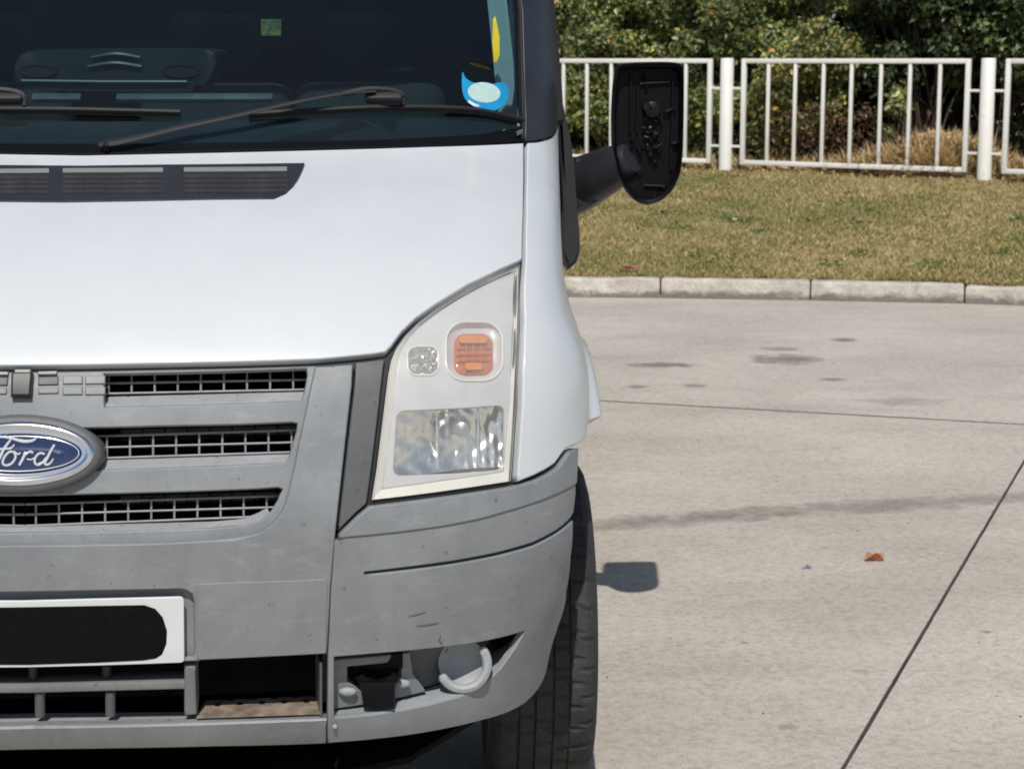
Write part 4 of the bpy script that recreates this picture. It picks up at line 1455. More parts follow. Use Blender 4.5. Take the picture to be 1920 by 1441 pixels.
    def circ(a, r, h):
        p = fc + fx * math.cos(a) * r + fu * math.sin(a) * r + fn * h
        return Vector((p.x * side, p.y, p.z))
    bm = bmesh.new()
    bm_tube(bm, [circ(R(-158 + 200 * k / 26), rr0, 0.020) for k in range(27)], [0.005] + [0.0085] * 25 + [0.005], 8, upv=tuple(Vector((fn.x * side, fn.y, fn.z))))
    from_bm('fog_blank_rim', bm, 'sunlit_plastic', cb, smooth=True)
    V = [circ(2 * math.pi * k / 32, rr0, 0.0) for k in range(32)] + [circ(2 * math.pi * k / 32, rr0 * 0.8, -0.006) for k in range(32)] + [circ(0, 0, -0.005)]
    Fc = [(k, (k + 1) % 32, 32 + (k + 1) % 32, 32 + k) for k in range(32)] + [(32 + k, 32 + (k + 1) % 32, 64) for k in range(32)]
    if side < 0: Fc = [f[::-1] for f in Fc]
    mesh('fog_blank', V, Fc, 'sunlit_plastic', cb, smooth=True)
    # the bolt at the seam and two scuffs' raised lips
    p = S3(*unp(627, 1356), 0.005)
    bm = bmesh.new()
    bm_tube(bm, flip([p + Vector((0, 0.004, 0)), p + Vector((0, -0.003, 0))], side), [0.0045, 0.004], 10)
    from_bm('bumper_bolt', bm, 'chrome', cb, smooth=True)
    if side > 0:
        for pl in ([(766, 1154), (782, 1150), (798, 1146)], [(780, 1172), (800, 1170), (822, 1166)], [(826, 1190), (823, 1199), (829, 1207)]):
            bm = bmesh.new()
            bm_tube(bm, [S3(*unp(a, b), 0.0018) for a, b in pl], [0.0005] + [0.0012] * (len(pl) - 2) + [0.0005], 6)
            from_bm('scuff', bm, 'trim_plastic', cb, smooth=True)
for sd in (1, -1):
    corner(sd)
# dark floor of the body behind the bumper, engine bay block
bm = bmesh.new()
bm_box(bm, (0, 0.78, 0.62), (1.30, 0.95, 0.40))
bm_box(bm, (0, 0.50, 0.42), (1.30, 0.50, 0.22))
from_bm('engine_bay', bm, 'slot_dark', van)
bm = bmesh.new()
bm_box(bm, (0, 2.9, 0.36), (1.72, 4.4, 0.10))
bm_box(bm, (0, 0.95, 0.30), (1.2, 0.10, 0.08))
from_bm('chassis', bm, 'slot_dark', van)
prism('sky_light_blocker', [(x_, y_, 0.135) for x_, y_ in ((-0.40, 0.10), (0.40, 0.10), (0.62, 0.22), (0.74, 0.42), (0.765, 0.6), (0.765, 1.64), (-0.765, 1.64), (-0.765, 0.6), (-0.74, 0.42), (-0.62, 0.22))], (0, 0, 0.012), 'slot_dark', van)  # added dark sheet that keeps sky light off the ground below
# --- scuttle, windscreen, pillars
sc_px = [(172, 287.5), (600, 277), (980, 263.5), (977, 240), (900, 252), (700, 262), (500, 266), (188, 269)]
cowl = panel('scuttle_panel', van, 'black_plastic', half_sym([(188, 266), (500, 263), (700, 259), (900, 249), (976, 236), (981, 263), (600, 276), (172, 286)]), [], off=-0.003, thick=0.02, r=0.003, step=0.014)
S_GL = float(s_of(1.93))
ql = unp(974, 100)[0]
glass_poly = half_sym([(195, 255), (500, 252), (700, 248), (900, 240), (974, 226), (976, 170), (974, 100), (973, 20)])
# extend the glass up to the roof: replace the top edge
right = U([(974, 228), (976, 170), (974, 100), (973, 20)])
bot = U([(195, 268), (500, 265), (700, 261), (900, 251)]); bot[0] = (0.0, bot[0][1])
gl_half = bot + right + [(right[-1][0] - 0.03, S_GL - 0.04), (right[-1][0] - 0.07, S_GL)]
gl_full = gl_half + [(0.0, S_GL)] + [(-a, b) for a, b in reversed(gl_half[1:])]
wind = panel('windscreen', van, 'windscreen_glass', gl_full, [], off=-0.006, thick=0.001, r=0.0005, step=0.03)
frit_in = U([(195, 222), (400, 220), (600, 216), (760, 214), (900, 214), (950, 205), (966, 190), (970, 160), (968, 100), (967, 20)]); frit_in[0] = (0.0, frit_in[0][1])
f_half = frit_in + [(right[-1][0] - 0.045, S_GL - 0.06), (right[-1][0] - 0.10, S_GL - 0.03)]
f_full = f_half + [(0.0, S_GL - 0.03)] + [(-a, b) for a, b in reversed(f_half[1:])]
panel('windscreen_border', wind, 'pillar_black', gl_full, [f_full], off=-0.009, thick=0.001, r=0.0005, step=0.02)
# seal and pillars
for sd in (1, -1):
    A = [S3(a, b, 0.001) for a, b in resample(U([(980, 262), (979.5, 170), (977, 100), (975, 20)]) + [(right[-1][0] - 0.055, S_GL)], 0.03, False)]
    tube('windscreen_seal', flip(A, sd), 0.0045, 'wiper_grey', van, 6)
    pil = U([(983, 263), (982, 170), (980, 100), (978, 20)])
    outer_q = [(q_side(p_of(z) + 0.40, z), float(s_of(z))) for z in (1.90, 1.6, 1.4, 1.25)]
    top = [(pil[-1][0] - 0.05, S_GL)]
    wt = U([(1036, 254), (1020, 260), (1005, 263)])
    poly = pil + top + outer_q + [(q_side(1.20, zt + 0.035), float(s_of(zt + 0.035)))] + wt
    panel('windscreen_pillar', van, 'pillar_black', poly, [], off=0.002, thick=0.03, r=0.006, step=0.02, side=sd)
    # pale chrome-like edge of the door frame behind the pillar
    ed = [S3(q_side(p_of(z) + 0.47, z), float(s_of(z)), 0.004) for z in np.linspace(1.23, 1.85, 12)]
    tube('door_frame_edge', flip(ed, sd), 0.009, 'wiper_grey', van, 8)
    # small bright corner of the scuttle
    p = [S3(*unp(a, b), 0.004) for a, b in ((966, 249), (981, 243), (983, 250), (968, 257))]
    if sd > 0:
        prism('scuttle_clip', p, (0, 0.004, -0.002), 'steel', van)

# --- wipers: arm, blade, connector
def wiper(dq):
    def P(px, py, off):
        q, s = unp(px, py)
        return S3(q + dq, s, off)
    arm = catmull([P(186, 281, 0.012), P(240, 276, 0.016), P(330, 258, 0.022), P(430, 240, 0.028), P(560, 213, 0.035), P(640, 199, 0.038), P(700, 193, 0.036)], 4)
    rad = np.interp(np.linspace(0, 1, len(arm)), [0, 0.08, 0.3, 0.7, 1], [0.007, 0.0110, 0.0090, 0.0054, 0.0045])
    w = tube('wiper', arm, list(rad), 'wiper_grey', van, 8, flat=0.45, upv=tuple(skin_n(0.4, float(s_of(1.22)))))
    bm = bmesh.new()
    p0 = P(200, 282, 0.000)
    bm_tube(bm, [p0, p0 + Vector((0, -0.004, 0.012)), p0 + Vector((0, -0.005, 0.016))], [0.008, 0.008, 0.004], 12)
    from_bm('wiper_pivot', bm, 'black_plastic', w, smooth=True)
    bl = catmull([P(466, 209, 0.007), P(560, 208, 0.007), P(700, 207, 0.007), P(820, 207, 0.007), P(900, 208, 0.007), P(985, 209, 0.007)] if dq else [P(466, 218, 0.006), P(560, 213, 0.007), P(700, 206, 0.007), P(820, 206, 0.007), P(900, 211, 0.006), P(978, 227, 0.004)], 5)
    tube('wiper_blade', bl, 0.0055, 'wiper_grey', w, 6, flat=1.0)
    bl2 = [p - Vector((0, -0.004, 0.006)) for p in bl]
    tube('blade_rubber', bl2, 0.004, 'rubber_seal', w, 5)
    cn = P(716, 197, 0.022)
    box('wiper_connector', cn, (0.075, 0.022, 0.020), 'rubber_seal', w, rot=Matrix.Rotation(R(40), 3, 'X'), bev=0.006)
    hook = catmull([P(640, 199, 0.034), P(690, 188, 0.034), P(745, 190, 0.026), P(752, 204, 0.012)], 4)
    tube('arm_hook', hook, 0.0065, 'rubber_seal', w, 6)
    return w
q_r = unp(716, 200)[0] - unp(10, 206)[0]
wiper(0.0)
wiper(-q_r)

# --- things stuck on and lying behind the screen
def on_glass(pl, off):
    return [S3(*unp(a, b, off), off) for a, b in pl]
def ell(cx, cy, rx, ry, rot=0, n=28):
    return [(cx + rx * math.cos(2 * math.pi * k / n) * math.cos(rot) - ry * math.sin(2 * math.pi * k / n) * math.sin(rot),
             cy + rx * math.cos(2 * math.pi * k / n) * math.sin(rot) + ry * math.sin(2 * math.pi * k / n) * math.cos(rot)) for k in range(n)]
cres = [(868, 130), (874, 145), (888, 153), (905, 156), (925, 156), (940, 152), (950, 156), (957, 166), (955, 182), (946, 196), (930, 206), (915, 208), (898, 203), (882, 193), (872, 182), (868, 168), (867, 150)]
st = panel('licence_sticker', wind, 'sticker_blue', U(smooth_poly(cres, 1)), [], off=-0.0035, thick=0.001, r=0.0003, step=0.012)
panel('sticker_centre', wind, 'sticker_pale', U(ell(909, 172, 31, 19, 0.12)), [], off=-0.0027, thick=0.0006, r=0.0002, step=0.012)
arcp = [(880, 186), (890, 192), (900, 196), (899, 199), (888, 197), (878, 190)]
panel('sticker_mark', wind, 'plate_white', U(arcp), [], off=-0.0027, thick=0.0005, r=0.0002, step=0.012)
# small mottled green patch just inside the glass
pm = panel('green_patch', wind, 'patch_green', U([(489, 28), (527, 28), (527, 59), (489, 59)]), [], off=-0.012, thick=0.001, r=0.0003, step=0.02)
# interior trim of the pillar, pale, and the yellow tool hung there
for sd in (1, -1):
    A, Bv = [], []
    for z in np.linspace(1.18, 1.86, 10):
        s = float(s_of(z))
        qq = np.interp(z, [1.18, 1.9], [ql, ql - 0.05])
        A.append(S3(qq + 0.012, s, -0.02)); Bv.append(S3(qq - 0.034, s, -0.02) + Vector((-0.004, 0.09, 0)))
    ribbon('pillar_trim', flip(A, sd), flip(Bv, sd), 'trim_pale', van, thick=0.008)
yt = empty('yellow_strip', at_y(930, 120, 1.08), 'thin yellow plastic strip hanging behind the windscreen beside the pillar', 'strip')
lp = [at_y(a, b, 1.08) for a, b in ((924, 36), (930, 30), (932, 52), (937, 66), (937, 104), (931, 118), (925, 116), (923, 80))]
prism('strip_body', lp, (0, 0.008, 0), 'yellow_plastic', yt, bev=0.0015)

# --- dashboard and cab
zd = 1.195
bm = bmesh.new()
prof = [(0.86, 1.165), (0.95, 1.185), (1.10, 1.20), (1.30, 1.205), (1.48, 1.195), (1.54, 1.16), (1.56, 1.0)]
rows = []
for x in np.linspace(-0.86, 0.86, 25):
    c = 0.16 * abs(x / 0.86) ** 3
    rows.append([bm.verts.new((x, y + c, z)) for y, z in prof])
for i in range(24):
    for k in range(len(prof) - 1):
        bm.faces.new((rows[i][k], rows[i + 1][k], rows[i + 1][k + 1], rows[i][k + 1]))
dash = from_bm('dashboard', bm, 'dash_plastic', van, smooth=True)
# defroster strip at the foot of the screen
A = [at_y(x, 184, 0.90) + Vector((0, 0, 0)) for x in np.linspace(-420, 800, 12)]
bm = bmesh.new()
y_d = 1.02
for (xa, xb) in ((60, 152), (218, 512)):
    a, b = at_y(xa, 184, y_d), at_y(xb, 184, y_d)
    c = (a + b) / 2
    bm_box(bm, (c.x, c.y, c.z), ((b - a).x, 0.02, 0.012), rot=Matrix.Rotation(R(35), 3, 'X'), bev=0.003)
from_bm('defroster_vent', bm, 'defroster', dash, smooth=True)
# moulded tray on top of the dash with two cup wells
tp = [at_y(a, b, 1.22) for a, b in smooth_poly([(20, 160), (30, 105), (60, 92), (390, 90), (412, 98), (395, 145), (372, 170), (340, 174), (60, 170)], 2)]
tray = prism('dash_tray', tp, (0, 0.24, 0), 'dash_plastic', dash, bev=0.012, seg=3)
for (cx, cy) in ((72, 133), (340, 133)):
    lp = [at_y(a, b, 1.216) for a, b in ell(cx, cy, 34, 11)]
    prism('cup_well', lp, (0, 0.006, 0), 'interior', dash)
    bm = bmesh.new()
    bm_tube(bm, lp + lp[:2], 0.0025, 6, cap=False, upv=(0, 1, 0))
    from_bm('well_rim', bm, 'dash_plastic', dash, smooth=True)
for yy, xa, xb in ((105, 172, 262), (122, 165, 265)):
    P = catmull([at_y(xa, yy + 4, 1.217), at_y((xa + xb) / 2, yy - 3, 1.214), at_y(xb, yy + 4, 1.217)], 8)
    tube('tray_rib', P, 0.005, 'vent_plastic', dash, 6)
tube('tray_edge', [at_y(40, 152, 1.214), at_y(200, 154, 1.212), at_y(350, 154, 1.214)], 0.004, 'vent_plastic', dash, 6)
# steering wheel (right-hand drive: image left), seats
sw_c = Vector((-0.45, 1.62, 1.08))
bm = bmesh.new()
rot = Matrix.Rotation(R(-35), 3, 'X')
ringp = [sw_c + rot @ Vector((math.cos(2 * math.pi * k / 32) * 0.19, 0, math.sin(2 * math.pi * k / 32) * 0.19)) for k in range(34)]
bm_tube(bm, ringp, 0.014, 8, cap=False, upv=(0, 1, 0))
for a in (200, 340, 270):
    bm_tube(bm, [sw_c, sw_c + rot @ Vector((math.cos(R(a)) * 0.19, 0, math.sin(R(a)) * 0.19))], 0.014, 6)
from_bm('steering_wheel', bm, 'seat_cloth', van, smooth=True)
for x in (-0.48, 0.12, 0.52):
    se = box('seat', (x, 2.05, 0.98), (0.46 if x < 0 else 0.40, 0.16, 0.66), 'seat_cloth', van, rot=Matrix.Rotation(R(-12), 3, 'X'), bev=0.05, seg=3)
    box('headrest', (x, 2.13, 1.40), (0.26, 0.10, 0.17), 'seat_cloth', se, rot=Matrix.Rotation(R(-10), 3, 'X'), bev=0.035, seg=3)
box('bulkhead', (0, 2.35, 1.22), (1.80, 0.02, 1.42), 'interior', van, bev=0.002)

# --- doors, body sides, roof (mostly out of sight from the front)
def side_prof(z):
    return 0.965 * (1 - float(waist(z))) - 0.04 * max(0, (z - 1.25) / 0.75) ** 1.4
def side_sheet(name, loop_yz, sd, mat, off=0.0, thick=0.02, parent=None):
    lp = [Vector(((side_prof(z) + off) * sd, y, z)) for y, z in loop_yz]
    bm = bmesh.new()
    a = [bm.verts.new(p) for p in lp]
    b = [bm.verts.new(p - Vector((thick * sd, 0, 0))) for p in lp]
    n = len(a)
    if n >= 24:                          # two matching columns: join them level by level
        h = n // 2
        for i in range(h - 1):
            bm.faces.new((a[i], a[i + 1], a[n - 2 - i], a[n - 1 - i]))
            bm.faces.new((b[n - 1 - i], b[n - 2 - i], b[i + 1], b[i]))
    else:
        bm.faces.new(a); bm.faces.new(b[::-1])
    for i in range(n):
        bm.faces.new((a[i], a[(i + 1) % n], b[(i + 1) % n], b[i]))
    bmesh.ops.triangulate(bm, faces=[f for f in bm.faces if len(f.verts) > 4])
    return from_bm(name, bm, mat, parent or van, smooth=True)
for sd in (1, -1):
    d = side_sheet('door', [(1.375, z) for z in np.linspace(1.22, 0.45, 14)] + [(2.30, z) for z in np.linspace(0.45, 1.22, 14)], sd, 'white_paint', 0.001)
    side_sheet('door_frame', [(1.375, 1.225), (2.30, 1.225), (2.30, 1.95), (1.92, 1.95), (1.86, 1.88), (2.20, 1.88), (2.22, 1.30), (1.60, 1.30), (1.40, 1.30)], sd, 'pillar_black', 0.0, parent=d)
    side_sheet('door_window', [(1.50, 1.29), (2.23, 1.29), (2.21, 1.89), (1.86, 1.89)], sd, 'side_glass', -0.008, 0.004, parent=d)
    box('door_handle', (0.975 * sd, 2.16, 1.08), (0.03, 0.17, 0.045), 'black_plastic', d, bev=0.01)
    side_sheet('body_side', [(2.305, z) for z in np.linspace(1.95, 0.40, 20)] + [(4.95, z) for z in np.linspace(0.40, 1.95, 20)], sd, 'white_paint', 0.001)
    side_sheet('sill', [(1.36, 0.28), (3.2, 0.28), (3.2, 0.445), (1.36, 0.445)], sd, 'grey_plastic', -0.01)
bm = bmesh.new()
rows = []
for y, z0 in ((1.58, 1.935), (1.70, 1.985), (2.0, 2.02), (3.5, 2.03), (4.95, 2.0)):
    row = []
    for x in np.linspace(-1, 1, 21):
        e = abs(x) ** 6
        row.append(bm.verts.new((x * 0.895, y + 0.18 * abs(x) ** 3 * (1 if y < 1.8 else 0), z0 - 0.08 * e)))
    rows.append(row)
for i in range(4):
    for k in range(20):
        bm.faces.new((rows[i][k], rows[i][k + 1], rows[i + 1][k + 1], rows[i + 1][k]))
bmesh.ops.solidify(bm, geom=bm.faces[:], thickness=0.02)
from_bm('roof', bm, 'white_paint', van, smooth=True)
box('rear_doors', (0, 4.96, 1.2), (1.88, 0.03, 1.6), 'white_paint', van, bev=0.01)

# --- wheels
def tyre_wheel(x_out, y, side, parts=True):
    wd = 0.205
    prof = [(0.012, 0.212), (0.004, 0.232), (-0.004, 0.262), (-0.006, 0.295), (0.000, 0.318), (0.008, 0.331), (0.018, 0.339),
            (0.040, 0.343), (0.050, 0.3435), (0.051, 0.3375), (0.0545, 0.3375), (0.0555, 0.344), (0.082, 0.345), (0.083, 0.3385), (0.0865, 0.3385), (0.0875, 0.345)]
    full = prof + [(wd - a, r) for a, r in reversed(prof)]
    SEG = 252
    V, Fc = [], []
    n = len(full)
    for k in range(SEG):
        a = 2 * math.pi * k / SEG
        notch = (k % 7 == 0)
        for i, (dx, r) in enumerate(full):
            rr = r
            if notch and (5 <= i <= 6 or n - 7 <= i <= n - 6):
                rr = r - 0.005
            if (k % 6 == 3 and (7 <= i <= 8 or n - 9 <= i <= n - 8)) or (k % 5 == 1 and (11 <= i <= 12 or n - 13 <= i <= n - 12)) or (k % 7 == 2 and i in (15, 16)):
                rr = r - 0.005
            V.append(((x_out - dx) * side, y - math.cos(a) * rr, WHEEL_Z + math.sin(a) * rr))
    for k in range(SEG):
        for i in range(n - 1):
            f = (k * n + i, ((k + 1) % SEG) * n + i, ((k + 1) % SEG) * n + i + 1, k * n + i + 1)
            Fc.append(f)
    wh = mesh('wheel', V, Fc, 'tyre_rubber', van, smooth=False)
    bm = bmesh.new()
    pr_ = [(0.016, 0.215), (0.02, 0.20), (0.05, 0.195), (0.06, 0.13), (0.04, 0.11), (0.03, 0.05), (0.032, 0.0)]
    rings = [[bm.verts.new(((x_out - a) * side, y + math.cos(2 * math.pi * k / 40) * r, WHEEL_Z + math.sin(2 * math.pi * k / 40) * r)) for k in range(40)] for a, r in pr_[:-1]]
    for i in range(len(rings) - 1):
        for k in range(40):
            bm.faces.new((rings[i][k], rings[i][(k + 1) % 40], rings[i + 1][(k + 1) % 40], rings[i + 1][k]))
    bm.faces.new(rings[-1])
    from_bm('rim', bm, 'rim_steel', wh, smooth=True)
for sd in (1, -1):
    tyre_wheel(0.985, WHEEL_Y, sd)
    tyre_wheel(0.965, 3.95, sd)
    # wheel-arch liner
    A, Bv = [], []
    for a in np.linspace(R(128), R(-5), 24):
        p = Vector((0.915, WHEEL_Y + 0.515 * math.cos(a), WHEEL_Z + 0.055 + 0.515 * math.sin(a)))
        A.append(p); Bv.append(Vector((0.60, p.y, p.z)))
    ribbon('arch_liner', flip(A, sd), flip(Bv, sd), 'slot_dark', van, thick=0.006)

# --- mirror base (black sail at the front of the door) and the wing mirror
sail_px = [(1046, 172), (1052, 178), (1060, 215), (1070, 262), (1077, 320), (1082, 390), (1087, 440), (1088, 474), (1082, 492), (1064, 508), (1058, 470), (1056, 400), (1050, 300), (1046, 250)]
Y_SAIL = 1.46
sl_ = [at_y(a, b, Y_SAIL) for a, b in sail_px]
sail_in = []
bm = bmesh.new()
back = []
front = [bm.verts.new(p) for p in sl_]
backv = [bm.verts.new(Vector((max(p.x, 0.93), p.y + 0.22, p.z))) for p in sl_]
bm.faces.new(front); bm.faces.new(backv[::-1])
for i in range(len(front)):
    j = (i + 1) % len(front)
    bm.faces.new((front[i], front[j], backv[j], backv[i]))
bmesh.ops.bevel(bm, geom=[e for e in bm.edges if e.verts[0] in front and e.verts[1] in front], offset=0.008, segments=2, affect='EDGES')
bmesh.ops.triangulate(bm, faces=[f for f in bm.faces if len(f.verts) > 4])
from_bm('mirror_base', bm, 'pillar_black', van, smooth=True)
Y_M = 1.40
hs = smooth_poly([(1166, 119), (1200, 117), (1250, 116), (1274, 118), (1283, 128), (1283, 200), (1281, 290), (1276, 328), (1262, 358), (1240, 378), (1215, 386), (1195, 380), (1180, 364), (1172, 348), (1160, 320), (1152, 280), (1151, 220), (1154, 160), (1160, 126)], 2)
lp = [at_y(a, b, Y_M) for a, b in hs]
cen = sum(lp, Vector()) / len(lp)
n = len(lp)
V, Fc = [], []
# shell: front rim, bulged flank, back (mirror glass side)
shell = ((0.96, 0.0), (0.985, -0.004), (1.0, 0.008), (1.0, 0.075), (0.97, 0.095))
V += [cen + (p - cen) * 0.90 + Vector((0, 0.036, 0)) for p in lp]
V += [cen + (p - cen) * 0.93 + Vector((0, 0.004, 0)) for p in lp]
for sc_, d_ in shell:
    V += [cen + (p - cen) * sc_ + Vector((0, d_, 0)) for p in lp]
for i in range(len(shell) + 1):
    for k in range(n):
        Fc.append((i * n + k, i * n + (k + 1) % n, (i + 1) * n + (k + 1) % n, (i + 1) * n + k))
Fc.append(tuple(range(n))[::-1]); 
top_i = (len(shell) + 1) * n
Fc.append(tuple(range(top_i, top_i + n)))
bm = bmesh.new()
vv = [bm.verts.new(p) for p in V]
for f in Fc: bm.faces.new([vv[i] for i in f])
bmesh.ops.triangulate(bm, faces=[f for f in bm.faces if len(f.verts) > 4])
def mirror_copy(o, parent=None):
    """mirror image of an object and of its parts on the other flank"""
    me = o.data.copy()
    w0 = wloc(o)
    co = np.empty(len(me.vertices) * 3, 'f'); me.vertices.foreach_get('co', co)
    co = co.reshape(-1, 3) * (-1, 1, 1)
    me.vertices.foreach_set('co', co.astype('f').ravel())
    me.flip_normals(); me.update()
    c = bpy.data.objects.new(o.name.split('.')[0], me); C.objects.link(c)
    c.parent = parent
    c.location = Vector((-w0.x, w0.y, w0.z)) - wloc(parent)
    for ch in list(o.children):
        mirror_copy(ch, c)
    return c
mir_h = from_bm('wing_mirror', bm, 'black_plastic', van, smooth=True)
# works inside the open-backed housing
def mp(px, py, d): return at_y(px, py, Y_M + d)
rnd = random.Random(9)
bm = bmesh.new()
c = mp(1222, 205, 0.03)
bm_tube(bm, [c, c + Vector((0, -0.016, 0)), c + Vector((0, -0.020, 0))], [0.020, 0.018, 0.008], 16)
c = mp(1212, 200, 0.03)
bm_tube(bm, [c, c + Vector((0, -0.020, 0))], [0.012, 0.010], 10)
from_bm('mirror_motor', bm, 'mirror_dark', mir_h, smooth=True)
bm = bmesh.new()
for (x0, y0, x1, y1) in ((1206, 140, 1212, 170), (1262, 150, 1258, 320), (1184, 140, 1182, 250), (1196, 160, 1194, 250), (1206, 348, 1246, 350), (1200, 158, 1256, 154)):
    bm_tube(bm, [mp(x0, y0, 0.031), mp(x1, y1, 0.031)], 0.0042, 5)
from_bm('housing_rib', bm, 'black_plastic', mir_h)
bm = bmesh.new()
for k in range(46):
    p = mp(1224 + rnd.gauss(0, 17), 262 + rnd.gauss(0, 42), 0.026)
    bmesh.ops.create_icosphere(bm, subdivisions=1, radius=rnd.uniform(0.003, 0.009), matrix=Matrix.Translation(p) @ Matrix.Rotation(rnd.uniform(0, 3), 4, 'Y') @ Matrix.Diagonal((rnd.uniform(0.6, 2.4), 1.0, rnd.uniform(0.5, 1.0), 1)))
tag(from_bm('mirror_screws', bm, 'mirror_dark', mir_h), kind='stuff')
# arm from the sail to the housing
A_ = [at_y(1055, 352, 1.58), at_y(1090, 343, 1.55), at_y(1130, 324, 1.50), at_y(1165, 306, 1.455), at_y(1186, 296, 1.43)]
A_ = catmull(A_, 4)
rd = np.interp(np.linspace(0, 1, len(A_)), [0, 0.3, 0.7, 1], [0.080, 0.064, 0.050, 0.034])
tube('mirror_arm', A_, list(rd), 'pillar_black', mir_h, 12, flat=0.95, upv=(0, 1, 0))
eb = [at_y(a, b, 1.50) for a, b in ((1079, 297), (1090, 299), (1104, 340), (1150, 338), (1178, 334), (1182, 346), (1150, 358), (1110, 376), (1084, 394), (1074, 380))]
prism('mirror_elbow', eb, (0, 0.05, 0), 'pillar_black', mir_h, bev=0.008)
g_ = [mp(a, b, 0.097) for a, b in [(p[0] * 0.94 + 1218 * 0.06, p[1] * 0.94 + 250 * 0.06) for p in hs]]
prism('mirror_glass', g_, (0, 0.003, 0), 'chrome', mir_h)
mirror_copy(mir_h, van)
mirror_copy([o for o in van.children if o.name.startswith('mirror_base')][0], van)
# ------------------------------------------------------------------ grass and foliage
def mk_leaf(name, transl=0.3, rough=0.45, spec=0.4):
    m, nt, b = new_mat(name)
    at = N(nt, 'ShaderNodeAttribute', attribute_name='tint')
    nt.links.new(at.outputs['Color'], b.inputs['Base Color'])
    b.inputs['Roughness'].default_value = rough
    b.inputs['Specular IOR Level'].default_value = spec
    tl = N(nt, 'ShaderNodeBsdfTranslucent')
    bright = N(nt, 'ShaderNodeMix', data_type='RGBA', blend_type='MULTIPLY')
    bright.inputs[0].default_value = 1.0
    nt.links.new(at.outputs['Color'], bright.inputs[6]); bright.inputs[7].default_value = (1.3, 1.4, 0.7, 1)
    nt.links.new(bright.outputs[2], tl.inputs[0])
    mx = N(nt, 'ShaderNodeMixShader'); mx.inputs[0].default_value = transl
    nt.links.new(b.outputs[0], mx.inputs[1]); nt.links.new(tl.outputs[0], mx.inputs[2])
    nt.links.new(mx.outputs[0], nt.nodes['Material Output'].inputs[0])
mk_leaf('leaf', 0.32, 0.38, 0.5)
mk_leaf('straw', 0.2, 0.7, 0.2)
plain('bark', (0.075, 0.055, 0.040), 0.9, var=0.4, vscale=20)

def soup(name, verts, faces, cols, mat, parent=None):
    """many small faces as one mesh, colour per vertex"""
    me = bpy.data.meshes.new(name)
    nv, nf = len(verts), len(faces)
    k = faces.shape[1]
    me.vertices.add(nv); me.vertices.foreach_set('co', verts.astype('f').ravel())
    me.loops.add(nf * k); me.loops.foreach_set('vertex_index', faces.astype('i').ravel())
    me.polygons.add(nf)
    me.polygons.foreach_set('loop_start', np.arange(0, nf * k, k, dtype='i'))
    me.polygons.foreach_set('loop_total', np.full(nf, k, dtype='i'))
    me.update(calc_edges=True)
    a = me.attributes.new('tint', 'FLOAT_COLOR', 'POINT')
    c4 = np.concatenate([cols, np.ones((nv, 1))], 1).astype('f')
    a.data.foreach_set('color', c4.ravel())
    me.validate()
    return link(name, me, mat, parent)

def unit(v): return v / (np.linalg.norm(v, axis=-1, keepdims=True) + 1e-9)

def leaves(pos, outward, size, cols, aspect=0.55):
    n = len(pos)
    nrm = unit(outward * 0.9 + np.array([0, -0.25, 0.45]) + rng.normal(0, 0.75, (n, 3)))
    ax = unit(np.cross(nrm, rng.normal(0, 1, (n, 3))))
    ax = unit(ax + np.array([0, 0, -0.35]))
    sd = unit(np.cross(nrm, ax))
    L = size[:, None]; wd = L * aspect * rng.uniform(0.8, 1.2, (n, 1))
    fold = nrm * wd * 0.22
    p0 = pos; p1 = pos + ax * L * 0.45 + sd * wd * 0.5 + fold; p2 = pos + ax * L - nrm * L * 0.10; p3 = pos + ax * L * 0.45 - sd * wd * 0.5 + fold
    V = np.stack([p0, p1, p2, p3], 1).reshape(-1, 3)
    i = np.arange(n)[:, None] * 4
    Fc = np.concatenate([i + [0, 1, 2], i + [0, 2, 3]], 1).reshape(-1, 3)
    return V, Fc, np.repeat(cols, 4, 0)

def pick(pal, n, jit=0.18):
    P = np.array([p[1] for p in pal]); w = np.array([p[0] for p in pal], float); w /= w.sum()
    c = P[rng.choice(len(P), n, p=w)]
    return np.clip(c * rng.uniform(1 - jit, 1 + jit, (n, 1)) * rng.uniform(0.92, 1.08, (n, 3)), 0, 1)

